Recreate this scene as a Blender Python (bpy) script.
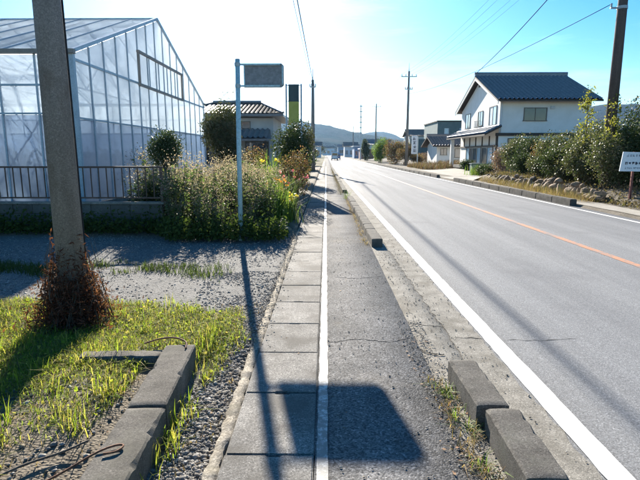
import bpy, bmesh, math, random
import numpy as np
from mathutils import Vector, Matrix, Quaternion

# ------------------------------------------------------------------ scene, camera, light
for o in list(bpy.data.objects): bpy.data.objects.remove(o)
S = bpy.context.scene
COL = S.collection
F_PX, CAM_H = 490.0, 1.55
PITCH = math.atan((240 - 153.5) / F_PX)
YAW = math.atan(6 / F_PX)
cd = bpy.data.cameras.new('camera')
cd.sensor_width = 36.0
cd.lens = F_PX / 640 * 36
cd.clip_start = 0.05
cd.clip_end = 12000
cam = bpy.data.objects.new('camera', cd); COL.objects.link(cam)
cam.location = (0, 0, CAM_H)
cam.rotation_euler = (math.pi / 2 - PITCH, 0, YAW)
S.camera = cam

SUN_AZ = math.radians(-10.9)       # left of the road direction (+Y)
SUN_EL = math.radians(24.4)
w = bpy.data.worlds.new('World'); S.world = w; w.use_nodes = True
nt = w.node_tree; nt.nodes.clear()
sky = nt.nodes.new('ShaderNodeTexSky'); sky.sky_type = 'NISHITA'; sky.sun_disc = False
sky.sun_elevation = SUN_EL; sky.sun_rotation = SUN_AZ
sky.altitude = 100; sky.air_density = 1.0; sky.dust_density = 0.22; sky.ozone_density = 2.5
bg = nt.nodes.new('ShaderNodeBackground'); bg.inputs['Strength'].default_value = 0.05
wo = nt.nodes.new('ShaderNodeOutputWorld')
hs_ = nt.nodes.new('ShaderNodeHueSaturation'); hs_.inputs['Saturation'].default_value = 1.55
nt.links.new(sky.outputs[0], hs_.inputs['Color']); 
tc = nt.nodes.new('ShaderNodeTexCoord'); mpw = nt.nodes.new('ShaderNodeMapping'); mpw.inputs['Rotation'].default_value = (0, .5, .6); mpw.inputs['Scale'].default_value = (1.2, 1.2, 7)
nzw = nt.nodes.new('ShaderNodeTexNoise'); nzw.inputs['Scale'].default_value = 2.2; nzw.inputs['Detail'].default_value = 6; nzw.inputs['Roughness'].default_value = .6
nt.links.new(tc.outputs['Generated'], mpw.inputs[0]); nt.links.new(mpw.outputs[0], nzw.inputs['Vector'])
crw = nt.nodes.new('ShaderNodeValToRGB'); crw.color_ramp.elements[0].position = .52; crw.color_ramp.elements[0].color = (0, 0, 0, 1); crw.color_ramp.elements[1].position = .75; crw.color_ramp.elements[1].color = (1.6, 1.6, 1.6, 1)
nt.links.new(nzw.outputs[0], crw.inputs[0])
adw = nt.nodes.new('ShaderNodeMix'); adw.data_type = 'RGBA'; adw.blend_type = 'ADD'; adw.inputs[0].default_value = 1.0
nt.links.new(hs_.outputs[0], adw.inputs[6]); nt.links.new(crw.outputs[0], adw.inputs[7]); nt.links.new(adw.outputs[2], bg.inputs[0]); nt.links.new(bg.outputs[0], wo.inputs[0])
sd = bpy.data.lights.new('sun', 'SUN'); sd.energy = 5.0; sd.angle = math.radians(0.5); sd.color = (1, .92, .80)
sun = bpy.data.objects.new('sun', sd); COL.objects.link(sun)
sv = Vector((math.sin(SUN_AZ) * math.cos(SUN_EL), math.cos(SUN_AZ) * math.cos(SUN_EL), math.sin(SUN_EL)))
sun.rotation_euler = (-sv).to_track_quat('-Z', 'Y').to_euler()
sun.location = (-10, 30, 20)
S.view_settings.view_transform = 'Standard'
S.view_settings.look = 'None'
S.view_settings.gamma = 1
S.view_settings.use_curve_mapping = False
S.view_settings.exposure = 1.84

R = np.random.default_rng(7)
rnd = random.Random(11)

# ------------------------------------------------------------------ helpers
def tag(o, label=None, cat=None, group=None, kind=None):
    if label: o['label'] = label
    if cat: o['category'] = cat
    if group: o['group'] = group
    if kind: o['kind'] = kind
    return o

def thing(name, label, cat, loc=(0, 0, 0), group=None):
    o = bpy.data.objects.new(name, None); COL.objects.link(o)
    o.empty_display_size = .2
    o.location = loc
    return tag(o, label, cat, group)

def wloc(o):
    v = Vector((0, 0, 0))
    while o is not None:
        v += o.location; o = o.parent
    return v

def link(name, me, parent=None, loc=None):
    o = bpy.data.objects.new(name, me); COL.objects.link(o)
    if parent is not None:
        o.parent = parent
    if loc is not None:
        o.location = Vector(loc) - (wloc(parent) if parent is not None else Vector((0, 0, 0)))
    return o

def npmesh(name, V, Q, mat, smooth=False):
    """V (n,3), Q (m,k) faces all of k corners"""
    V = np.asarray(V, np.float32); Q = np.asarray(Q, np.int32)
    me = bpy.data.meshes.new(name)
    me.vertices.add(len(V)); me.vertices.foreach_set('co', V.ravel())
    k = Q.shape[1]
    me.loops.add(Q.size); me.loops.foreach_set('vertex_index', Q.ravel())
    me.polygons.add(len(Q)); me.polygons.foreach_set('loop_start', np.arange(0, Q.size, k, dtype=np.int32))
    me.update(calc_edges=True)
    if smooth: me.polygons.foreach_set('use_smooth', np.ones(len(Q), bool))
    me.materials.append(mat)
    return me

class MB:
    def __init__(s): s.v = []; s.f = []
    def add(s, V, F):
        b = len(s.v); s.v += [tuple(p) for p in V]; s.f += [tuple(b + i for i in f) for f in F]; return s
    def box(s, c, d, rz=0, m=None):
        hx, hy, hz = d[0] / 2, d[1] / 2, d[2] / 2
        P = [Vector((x, y, z)) for z in (-hz, hz) for y in (-hy, hy) for x in (-hx, hx)]
        M = Matrix.Rotation(rz, 3, 'Z') if m is None else m
        return s.add([M @ p + Vector(c) for p in P],
                     [(0, 2, 3, 1), (4, 5, 7, 6), (0, 1, 5, 4), (1, 3, 7, 5), (3, 2, 6, 7), (2, 0, 4, 6)])
    def bar(s, a, b, wx, wz):
        a = Vector(a); b = Vector(b); d = b - a
        q = d.to_track_quat('Y', 'Z').to_matrix()
        return s.box((a + b) / 2, (wx, d.length, wz), m=q)
    def tube(s, a, b, r0, r1=None, n=8, cap=True):
        a = Vector(a); b = Vector(b); r1 = r0 if r1 is None else r1
        q = (b - a).to_track_quat('Z', 'Y').to_matrix()
        V = []
        for p, r in ((a, r0), (b, r1)):
            for i in range(n):
                t = 2 * math.pi * i / n
                V.append(p + q @ Vector((math.cos(t) * r, math.sin(t) * r, 0)))
        Fc = [(i, (i + 1) % n, n + (i + 1) % n, n + i) for i in range(n)]
        if cap: Fc += [tuple(range(n))[::-1], tuple(range(n, 2 * n))]
        return s.add(V, Fc)
    def path(s, P, r, n=6):
        P = [Vector(p) for p in P]
        rs = r if isinstance(r, (list, tuple)) else [r] * len(P)
        b = len(s.v)
        for k, p in enumerate(P):
            d = (P[min(k + 1, len(P) - 1)] - P[max(k - 1, 0)])
            q = d.to_track_quat('Z', 'Y').to_matrix()
            for i in range(n):
                t = 2 * math.pi * i / n
                s.v.append(tuple(p + q @ Vector((math.cos(t) * rs[k], math.sin(t) * rs[k], 0))))
        for k in range(len(P) - 1):
            for i in range(n):
                j = (i + 1) % n
                s.f.append((b + k * n + i, b + k * n + j, b + (k + 1) * n + j, b + (k + 1) * n + i))
        s.f.append(tuple(b + i for i in range(n))[::-1])
        s.f.append(tuple(b + (len(P) - 1) * n + i for i in range(n)))
        return s
    def prism(s, pts, a, b, axis='z'):
        n = len(pts); V = []
        for h in (a, b):
            for (p, q) in pts:
                V.append((p, q, h) if axis == 'z' else ((h, p, q) if axis == 'x' else (p, h, q)))
        return s.add(V, [tuple(range(n))[::-1], tuple(range(n, 2 * n))] +
                     [(i, (i + 1) % n, n + (i + 1) % n, n + i) for i in range(n)])
    def build(s, name, mat, parent=None, smooth=False, bevel=0, jitter=0, seg=1):
        off = wloc(parent) if parent is not None else Vector((0, 0, 0))
        me = bpy.data.meshes.new(name)
        me.from_pydata([tuple(Vector(p) - off) for p in s.v], [], s.f)
        bm = bmesh.new(); bm.from_mesh(me)
        bmesh.ops.recalc_face_normals(bm, faces=bm.faces)
        if bevel:
            bmesh.ops.bevel(bm, geom=list(bm.edges), offset=bevel, segments=seg, affect='EDGES')
        if jitter:
            for v in bm.verts: v.co += Vector((rnd.uniform(-1, 1), rnd.uniform(-1, 1), rnd.uniform(-1, 1))) * jitter
        bm.to_mesh(me); bm.free()
        if smooth:
            me.polygons.foreach_set('use_smooth', [True] * len(me.polygons))
        me.materials.append(mat)
        o = bpy.data.objects.new(name, me); COL.objects.link(o)
        if parent is not None: o.parent = parent
        return o

def copy_tree(o, parent=None):
    c = o.copy(); COL.objects.link(c); c.parent = parent
    for ch in list(o.children): copy_tree(ch, c)
    return c

# ------------------------------------------------------------------ materials
def new_mat(name):
    m = bpy.data.materials.new(name); m.use_nodes = True
    t = m.node_tree; t.nodes.clear()
    out = t.nodes.new('ShaderNodeOutputMaterial')
    return m, t, out

def N(t, kind, **kw):
    n = t.nodes.new(kind)
    for k, v in kw.items():
        if k in n.inputs: n.inputs[k].default_value = v
        else: setattr(n, k, v)
    return n

def ramp(t, fac, stops):
    r = t.nodes.new('ShaderNodeValToRGB')
    e = r.color_ramp.elements
    while len(e) < len(stops): e.new(.5)
    for i, (p, c) in enumerate(stops):
        e[i].position = p; e[i].color = (*c, 1) if len(c) == 3 else c
    t.links.new(fac, r.inputs[0]); return r.outputs[0]

def g3(v): return (v, v, v)

def mixc(t, a, b, fac, mode='MIX'):
    m = t.nodes.new('ShaderNodeMix'); m.data_type = 'RGBA'; m.blend_type = mode
    for sock, val in ((m.inputs[6], a), (m.inputs[7], b), (m.inputs[0], fac)):
        if hasattr(val, 'links'): t.links.new(val, sock)
        else: sock.default_value = (*val, 1) if isinstance(val, tuple) else val
    return m.outputs[2]

def pm(name, c1, c2, scale=3, rough=.8, bump=.3, bscale=60, spk=None, spk_amt=.5, spec=.35, metal=0, stretch=None,
       objrand=0, streak=None, bdist=.01, stain=None):
    """procedural surface: broad noise c1<->c2, fine grain, optional stone speckle (voronoi), bump"""
    m, t, out = new_mat(name)
    L = t.links.new
    geo = N(t, 'ShaderNodeNewGeometry'); pos = geo.outputs['Position']
    if stretch:
        mp = N(t, 'ShaderNodeMapping'); mp.inputs['Scale'].default_value = stretch; L(pos, mp.inputs[0]); bpos = mp.outputs[0]
    else: bpos = pos
    n1 = N(t, 'ShaderNodeTexNoise', Scale=scale, Detail=6.0, Roughness=.6); L(bpos, n1.inputs['Vector'])
    c = ramp(t, n1.outputs[0], [(.33, c1), (.67, c2)])
    n2 = N(t, 'ShaderNodeTexNoise', Scale=bscale, Detail=4.0, Roughness=.7); L(pos, n2.inputs['Vector'])
    c = mixc(t, c, ramp(t, n2.outputs[0], [(.3, g3(.72)), (.7, g3(1.25))]), 1.0, 'MULTIPLY')
    hsock = n2.outputs[0]
    if spk:
        v = N(t, 'ShaderNodeTexVoronoi', Scale=spk); L(pos, v.inputs['Vector'])
        sep = N(t, 'ShaderNodeSeparateColor'); L(v.outputs['Color'], sep.inputs[0])
        c = mixc(t, c, ramp(t, sep.outputs[0], [(.0, g3(.45)), (.5, g3(.95)), (.9, g3(1.3)), (1, g3(2.0))]), spk_amt, 'MULTIPLY')
        mm = N(t, 'ShaderNodeMath', operation='MULTIPLY_ADD'); L(v.outputs['Distance'], mm.inputs[0]); mm.inputs[1].default_value = -.7
        L(sep.outputs[1], mm.inputs[2]); hsock = mm.outputs[0]
    if stain:
        n4 = N(t, 'ShaderNodeTexNoise', Scale=stain[0], Detail=7.0, Roughness=.65); L(pos, n4.inputs['Vector'])
        c = mixc(t, c, stain[1], ramp(t, n4.outputs[0], [(stain[2], g3(0)), (stain[2] + .15, g3(stain[3]))]))
    if objrand:
        oi = N(t, 'ShaderNodeObjectInfo')
        c = mixc(t, c, ramp(t, oi.outputs['Random'], [(0, g3(1 - objrand)), (1, g3(1 + objrand * .6))]), 1.0, 'MULTIPLY')
    b = N(t, 'ShaderNodeBsdfPrincipled'); b.inputs['Roughness'].default_value = rough
    b.inputs['Specular IOR Level'].default_value = spec; b.inputs['Metallic'].default_value = metal
    L(c, b.inputs['Base Color'])
    if bump:
        bp = N(t, 'ShaderNodeBump', Strength=bump, Distance=bdist); L(hsock, bp.inputs['Height']); L(bp.outputs[0], b.inputs['Normal'])
    L(b.outputs[0], out.inputs[0])
    return m

def leafmat(name, cols, transl=.45, rough=.45, spec=.35, sat=1.0):
    m, t, out = new_mat(name); L = t.links.new
    geo = N(t, 'ShaderNodeNewGeometry')
    n = len(cols)
    c = ramp(t, geo.outputs['Random Per Island'], [(i / max(1, n - 1), cc) for i, cc in enumerate(cols)])
    b = N(t, 'ShaderNodeBsdfPrincipled', Roughness=rough); b.inputs['Specular IOR Level'].default_value = spec
    L(c, b.inputs['Base Color'])
    tr = N(t, 'ShaderNodeBsdfTranslucent')
    c2 = mixc(t, c, (1.35, 1.35, .75), 1.0, 'MULTIPLY'); L(c2, tr.inputs[0])
    mx = N(t, 'ShaderNodeMixShader'); mx.inputs[0].default_value = transl
    L(b.outputs[0], mx.inputs[1]); L(tr.outputs[0], mx.inputs[2]); L(mx.outputs[0], out.inputs[0])
    return m

def paintmat(name, paint, under, wear=.5, rough=.6, scale=14):
    m, t, out = new_mat(name); L = t.links.new
    geo = N(t, 'ShaderNodeNewGeometry'); pos = geo.outputs['Position']
    n = N(t, 'ShaderNodeTexNoise', Scale=scale, Detail=8.0, Roughness=.75); L(pos, n.inputs['Vector'])
    n3 = N(t, 'ShaderNodeTexNoise', Scale=1.2, Detail=3.0); L(pos, n3.inputs['Vector'])
    a = N(t, 'ShaderNodeMath', operation='MULTIPLY_ADD'); L(n3.outputs[0], a.inputs[0]); a.inputs[1].default_value = .5; L(n.outputs[0], a.inputs[2])
    f = ramp(t, a.outputs[0], [(wear, g3(0)), (wear + .1, g3(1))])
    n2 = N(t, 'ShaderNodeTexNoise', Scale=90.0, Detail=3.0); L(pos, n2.inputs['Vector'])
    p = mixc(t, paint, ramp(t, n2.outputs[0], [(.3, g3(.8)), (.7, g3(1.08))]), 1.0, 'MULTIPLY')
    c = mixc(t, under, p, f)
    b = N(t, 'ShaderNodeBsdfPrincipled', Roughness=rough); b.inputs['Specular IOR Level'].default_value = .3
    L(c, b.inputs['Base Color'])
    bp = N(t, 'ShaderNodeBump', Strength=.25, Distance=.004); L(n2.outputs[0], bp.inputs['Height']); L(bp.outputs[0], b.inputs['Normal'])
    L(b.outputs[0], out.inputs[0]); return m

M = {}
M['road'] = pm('road asphalt', (.145, .15, .158), (.215, .22, .225), scale=1.0, rough=.92, bump=.3, bscale=120, spk=150, spk_amt=.6, stretch=(1.6, .06, 1), spec=.14, bdist=.003,
               stain=(.5, (.11, .112, .12), .56, .55))
M['path'] = pm('path asphalt', (.11, .108, .105), (.19, .185, .18), scale=1.3, rough=.95, bump=.45, bscale=70, spk=105, spk_amt=.95, spec=.1, bdist=.006,
               stain=(.9, (.22, .20, .17), .56, .6))
M['slab'] = pm('gutter slab concrete', (.15, .142, .13), (.245, .232, .21), scale=3, rough=.88, bump=.3, bscale=140, spk=150, spk_amt=.8, objrand=.14, spec=.12, bdist=.003,
               stain=(2.4, (.10, .092, .08), .46, .75))
M['conc'] = pm('weathered concrete', (.17, .16, .14), (.27, .255, .225), scale=5, rough=.95, bump=.25, bscale=90, spk=170, spk_amt=.55, spec=.1, bdist=.003,
               stain=(3.0, (.13, .12, .10), .50, .75))
M['kerb'] = pm('dark aged kerb concrete', (.075, .07, .063), (.13, .122, .11), scale=6, rough=.95, bump=.25, bscale=90, spk=190, spk_amt=.6, spec=.12, bdist=.003,
               stain=(3.5, (.09, .09, .075), .52, .7))
M['gutterwall'] = pm('crumbling gutter wall', (.24, .21, .165), (.34, .305, .25), scale=6, rough=.95, bump=.35, bscale=60, spk=120, spk_amt=.7, spec=.1, bdist=.004, stain=(4, (.13, .12, .09), .5, .7))
M['gutterdark'] = pm('gutter channel', (.05, .048, .042), (.09, .085, .075), scale=6, rough=.95, bump=.3)
M['soil'] = pm('soil', (.10, .085, .062), (.17, .145, .11), scale=2.5, rough=.95, bump=.8, bscale=40, spk=60, spk_amt=.6, bdist=.02)
M['white'] = paintmat('white road paint', (.66, .66, .64), (.2, .2, .2), wear=.56)
M['whiteworn'] = paintmat('worn white paint', (.52, .51, .48), (.19, .185, .17), wear=.75, scale=26)
M['orange'] = paintmat('orange road paint', (.47, .225, .12), (.22, .19, .17), wear=.68)
M['crack'] = pm('crack filler', (.02, .02, .02), (.04, .04, .038), scale=10, bump=0, rough=1, spec=0)
M['pole'] = pm('pole concrete', (.175, .158, .142), (.26, .24, .22), scale=2, rough=.85, bump=.4, bscale=70, spk=120, spk_amt=.3, stretch=(4, 4, .5), spec=.25, bdist=.004,
               stain=(2.5, (.11, .085, .065), .55, .6))
M['darkpole'] = pm('dark pole concrete', (.075, .062, .055), (.12, .10, .09), scale=2, rough=.85, bump=.4, bscale=70, spk=120, spk_amt=.3, stretch=(4, 4, .5), spec=.2, bdist=.004)
M['steel'] = pm('galvanised steel', (.32, .37, .39), (.42, .47, .49), scale=6, rough=.5, bump=.1, metal=.4, spec=.5)
M['bluesteel'] = pm('pale blue painted steel', (.32, .50, .55), (.42, .58, .62), scale=9, rough=.45, bump=.12, bscale=30, spec=.5, stain=(6, (.3, .2, .12), .66, .6))
M['signback'] = pm('sign back sheet', (.19, .20, .21), (.25, .255, .26), scale=3, rough=.55, bump=.1, bscale=20, spec=.4, stain=(3, (.22, .17, .13), .55, .5))
M['brown'] = pm('brown painted iron', (.075, .045, .035), (.12, .07, .052), scale=8, rough=.55, bump=.2, spec=.4)
M['block'] = pm('concrete block', (.085, .083, .075), (.14, .137, .125), scale=5, rough=.95, bump=.6, bscale=90, objrand=.15, stain=(2.5, (.08, .085, .06), .5, .7))
M['ghframe'] = pm('greenhouse steel', (.36, .42, .47), (.46, .52, .57), scale=4, rough=.5, bump=.1, metal=.2, spec=.4)
M['ghbrown'] = pm('greenhouse gutter', (.24, .20, .17), (.32, .27, .23), scale=4, rough=.6, bump=.1)
M['plaster'] = pm('white plaster', (.74, .73, .69), (.82, .81, .78), scale=1.2, rough=.9, bump=.15, bscale=70, spec=.2, stain=(.9, (.6, .58, .53), .60, .5))
M['plaster2'] = pm('grey plaster', (.42, .43, .43), (.52, .53, .52), scale=1.2, rough=.9, bump=.15, bscale=70, spec=.2)
M['greenwall'] = pm('grey green siding', (.10, .145, .145), (.13, .18, .18), scale=1.5, rough=.7, bump=.1)
M['timber'] = pm('dark stained timber', (.045, .035, .028), (.08, .062, .05), scale=4, rough=.7, bump=.3, stretch=(1, 1, 6))
M['timber2'] = pm('brown weathered timber', (.14, .09, .06), (.2, .135, .09), scale=4, rough=.8, bump=.3)
M['tile'] = pm('dark glazed roof tile', (.085, .10, .13), (.14, .16, .195), scale=4, rough=.28, bump=.1, bscale=40, spec=.8)
M['tile2'] = pm('grey brown roof tile', (.13, .12, .12), (.2, .185, .18), scale=4, rough=.4, bump=.15, bscale=40, spec=.5)
M['glass'] = pm('window glass', (.02, .025, .03), (.05, .055, .06), scale=.8, rough=.06, bump=0, spec=.8)
M['blueglass'] = pm('pale blue curtain glass', (.25, .42, .55), (.35, .52, .64), scale=.8, rough=.08, bump=0, spec=.8)
M['winframe'] = pm('bronze window frame', (.10, .085, .07), (.14, .12, .10), scale=8, rough=.45, bump=0, spec=.5)
M['alum'] = pm('pale window frame', (.5, .51, .52), (.6, .61, .62), scale=8, rough=.4, bump=0, spec=.5)
M['rock'] = pm('garden rock', (.17, .12, .08), (.32, .24, .165), scale=3, rough=.9, bump=.8, bscale=14, objrand=.35, bdist=.03, stain=(2.2, (.12, .12, .08), .55, .7))
M['rust'] = pm('rusty steel', (.11, .05, .03), (.2, .09, .045), scale=30, rough=.85, bump=.4)
M['bark'] = pm('bark', (.09, .07, .052), (.16, .13, .10), scale=9, rough=.95, bump=.9, bscale=40, stretch=(3, 3, .7))
M['wire'] = pm('cable sheath', (.03, .03, .033), (.05, .05, .053), scale=3, rough=1, bump=0, spec=.02)
M['red_post'] = pm('dull red post', (.16, .05, .04), (.22, .075, .055), scale=6, rough=.6, bump=.1)
M['signwhite'] = pm('white sign enamel', (.70, .73, .76), (.78, .80, .82), scale=2, rough=.45, bump=0, spec=.5)
M['ink'] = pm('dark sign ink', (.03, .035, .06), (.05, .055, .08), scale=4, rough=.6, bump=0)
M['greyink'] = pm('grey sign ink', (.30, .33, .38), (.36, .39, .44), scale=4, rough=.6, bump=0)
M['banner_dark'] = pm('dark green sign field', (.03, .055, .06), (.045, .075, .08), scale=3, rough=.5, bump=0)
M['banner_yellow'] = pm('yellow green sign field', (.36, .36, .06), (.42, .41, .09), scale=3, rough=.5, bump=0)
M['carwhite'] = pm('white car paint', (.72, .73, .75), (.78, .79, .8), scale=2, rough=.25, bump=0, spec=.6)
M['carblue'] = pm('blue car paint', (.10, .19, .42), (.13, .23, .47), scale=2, rough=.25, bump=0, spec=.6)
M['rubber'] = pm('tyre rubber', (.02, .02, .02), (.03, .03, .03), scale=8, rough=.8, bump=.1)
M['redlamp'] = pm('red lamp lens', (.4, .02, .02), (.45, .03, .03), scale=8, rough=.2, bump=0)
M['hill'] = pm('wooded hill', (.02, .03, .02), (.05, .045, .03), scale=.02, rough=1, bump=1, bscale=.09, spec=0, bdist=8, stain=(.006, (.085, .05, .035), .55, .5))
M['field'] = pm('far field', (.085, .085, .045), (.13, .115, .07), scale=.06, rough=1, bump=.2, bscale=2, spec=.1)
M['yardconc'] = pm('yard concrete', (.22, .20, .17), (.31, .29, .25), scale=1.2, rough=.9, bump=.4, bscale=60, spk=80, spk_amt=.4, stain=(1.0, (.24, .21, .16), .55, .6))
M['pebble'] = leafmat('pebble', [(.08, .075, .068), (.15, .143, .13), (.21, .20, .183), (.28, .267, .245), (.12, .108, .095), (.40, .38, .35), (.19, .16, .125)], transl=0, rough=.9, spec=.2)
M['farwhite'] = pm('far pale wall', (.55, .58, .62), (.62, .65, .68), scale=.8, rough=.8, bump=0)
M['farblue'] = pm('far blue wall', (.14, .22, .34), (.18, .27, .40), scale=.8, rough=.8, bump=0)
M['farred'] = pm('far rust wall', (.24, .11, .08), (.3, .15, .11), scale=.8, rough=.8, bump=0)

M['grass'] = leafmat('grass blades', [(.10, .155, .02), (.16, .235, .03), (.23, .28, .04), (.28, .28, .06), (.31, .26, .11), (.18, .245, .035)], transl=.58, rough=.7, spec=.12)
M['grassdark'] = leafmat('dark verge grass', [(.035, .055, .018), (.055, .085, .022), (.08, .11, .03)], transl=.4, rough=.7, spec=.12)
M['drygrass'] = leafmat('dry grass', [(.26, .19, .10), (.34, .26, .15), (.20, .13, .07), (.17, .16, .06)], transl=.4, rough=.8, spec=.08)
M['deadweed'] = leafmat('dead brown weeds', [(.10, .075, .05), (.14, .11, .07), (.08, .085, .04)], transl=.35, rough=.8, spec=.08)
M['redgrass'] = leafmat('russet dry grass', [(.11, .065, .05), (.15, .095, .075), (.09, .07, .045), (.10, .10, .05)], transl=.4, rough=.7)
M['weed'] = leafmat('weed leaves', [(.045, .082, .03), (.07, .118, .042), (.10, .145, .06), (.12, .14, .08), (.085, .085, .055)], transl=.45, rough=.6, spec=.25)
M['weedtip'] = leafmat('weed seed heads', [(.27, .22, .22), (.36, .31, .31), (.20, .145, .15), (.30, .28, .25), (.24, .17, .19)], transl=.45, rough=.9, spec=.1)
M['weedstem'] = leafmat('weed stems', [(.12, .10, .05), (.16, .12, .07)], transl=.1, rough=.7)
M['darkleaf'] = leafmat('dark evergreen leaves', [(.022, .042, .016), (.038, .064, .024), (.056, .08, .032), (.072, .086, .04)], transl=.25, rough=.55, spec=.2)
M['camellia'] = leafmat('glossy camellia leaves', [(.035, .056, .024), (.06, .085, .034), (.085, .105, .045), (.115, .12, .065), (.15, .135, .10), (.07, .10, .035)], transl=.3, rough=.45, spec=.25)
M['conifer'] = leafmat('conifer foliage', [(.035, .05, .02), (.05, .065, .026), (.075, .075, .035), (.10, .085, .045)], transl=.3, rough=.6)
M['redshrub'] = leafmat('reddish shrub leaves', [(.13, .07, .05), (.17, .095, .065), (.10, .085, .045), (.075, .085, .035), (.20, .13, .085)], transl=.4, rough=.65, spec=.15)
M['purpleleaf'] = leafmat('purplish leaves', [(.14, .085, .09), (.20, .12, .12), (.11, .09, .07), (.24, .18, .17)], transl=.35)
M['yellowleaf'] = leafmat('yellow green leaves', [(.17, .18, .03), (.22, .215, .045), (.13, .16, .03), (.25, .22, .06)], transl=.5, rough=.6, spec=.2)
M['brightgreen'] = leafmat('bright green leaves', [(.08, .15, .03), (.11, .19, .04), (.15, .20, .05), (.09, .12, .035)], transl=.45, rough=.6, spec=.2)
M['marigold'] = leafmat('orange petals', [(.55, .22, .05), (.60, .28, .07), (.48, .18, .04)], transl=.4)
M['pinkpetal'] = leafmat('pink petals', [(.50, .10, .18), (.58, .16, .25)], transl=.4)
M['yellowpetal'] = leafmat('yellow petals', [(.65, .50, .06), (.70, .58, .12)], transl=.4)
M['rusttwig'] = leafmat('red brown creeper leaves', [(.09, .035, .025), (.13, .05, .035), (.06, .03, .022), (.17, .075, .05), (.05, .03, .02)], transl=.4, rough=.8, spec=.1)
M['litter'] = leafmat('fallen leaf litter', [(.28, .16, .08), (.36, .24, .13), (.20, .11, .06), (.40, .18, .07)], transl=.2, rough=.8)

def filmmat(name, tlc, dfc, tpc):
    m, t, out = new_mat(name); L = t.links.new
    geo = N(t, 'ShaderNodeNewGeometry')
    n = N(t, 'ShaderNodeTexNoise', Scale=1.3, Detail=5.0, Roughness=.6); L(geo.outputs['Position'], n.inputs['Vector'])
    tp = N(t, 'ShaderNodeBsdfTransparent'); tp.inputs[0].default_value = tpc
    tl = N(t, 'ShaderNodeBsdfTranslucent'); tl.inputs[0].default_value = tlc
    df = N(t, 'ShaderNodeBsdfPrincipled', Roughness=.25); df.inputs['Base Color'].default_value = dfc
    m1 = N(t, 'ShaderNodeMixShader'); m1.inputs[0].default_value = .12; L(tl.outputs[0], m1.inputs[1]); L(df.outputs[0], m1.inputs[2])
    m2 = N(t, 'ShaderNodeMixShader'); L(ramp(t, n.outputs[0], [(.35, g3(.62)), (.7, g3(.86))]), m2.inputs[0])
    L(tp.outputs[0], m2.inputs[1]); L(m1.outputs[0], m2.inputs[2]); L(m2.outputs[0], out.inputs[0])
    return m
M['film'] = filmmat('translucent greenhouse film', (.92, .95, .97, 1), (.60, .68, .75, 1), (.88, .93, .97, 1))
M['film_shadow'] = filmmat('lower greenhouse film with blue grey shadow tint', (.50, .57, .66, 1), (.34, .40, .48, 1), (.62, .70, .80, 1))  # same film, with the bluish shadow of the lower greenhouse put into its colour

# ------------------------------------------------------------------ vegetation builders (numpy)
def unit(v): return v / (np.linalg.norm(v, axis=-1, keepdims=True) + 1e-9)

def leaf_quads(C, size, aspect=.5, up=0.0, rng=R, svar=.4, axis=None):
    n = len(C)
    a = unit(rng.normal(size=(n, 3)) + np.array([0, 0, up])) if axis is None else unit(axis + rng.normal(size=(n, 3)) * .35)
    b = unit(np.cross(a, unit(rng.normal(size=(n, 3)))))
    Ls = size * (1 + rng.uniform(-svar, svar, (n, 1)))
    A = a * Ls * .5; B = b * Ls * aspect * .5
    V = np.stack([C - A, C + B - A * .1, C + A, C - B - A * .1], 1).reshape(-1, 3)
    Q = np.arange(4 * n).reshape(-1, 4)
    return V, Q

def blades(P, h, wd, lean=.5, rng=R, hv=.5, dirs=None):
    """bent tapered blades, two quads each -> 6 verts"""
    n = len(P)
    H = h * (1 + rng.uniform(-hv, hv, (n, 1)))
    th = rng.uniform(0, 2 * np.pi, n)
    d = np.stack([np.cos(th), np.sin(th), np.zeros(n)], 1)
    s = np.stack([-np.sin(th), np.cos(th), np.zeros(n)], 1)
    ln = rng.uniform(.1, 1, (n, 1)) * lean
    up = np.array([0, 0, 1.])
    W = wd * (1 + rng.uniform(-.3, .3, (n, 1))) * .5
    m = P + up * H * .55 + d * H * ln * .3
    tpt = P + up * H * (1 - .35 * ln) + d * H * ln
    V = np.stack([P - s * W, P + s * W, m + s * W * .8, m - s * W * .8, tpt + s * W * .12, tpt - s * W * .12], 1).reshape(-1, 3)
    i = np.arange(n)[:, None] * 6
    Q = np.concatenate([i + np.array([[0, 1, 2, 3]]), i + np.array([[3, 2, 4, 5]])], 0)
    return V, Q

def cat(parts):
    Vs, Qs, b = [], [], 0
    for V, Q in parts:
        Vs.append(V); Qs.append(Q + b); b += len(V)
    return np.concatenate(Vs), np.concatenate(Qs)

def put(name, VQ, mat, parent=None, smooth=False):
    V, Q = VQ
    off = np.array(wloc(parent)) if parent is not None else np.zeros(3)
    o = bpy.data.objects.new(name, npmesh(name, V - off, Q, mat, smooth)); COL.objects.link(o)
    if parent is not None: o.parent = parent
    return o

def blob_centres(c, r, k, rng):
    """k points through an ellipsoid, biased outwards"""
    d = unit(rng.normal(size=(k, 3))); rad = rng.uniform(.35, .85, (k, 1))
    return np.array(c) + d * rad * np.array(r)

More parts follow.
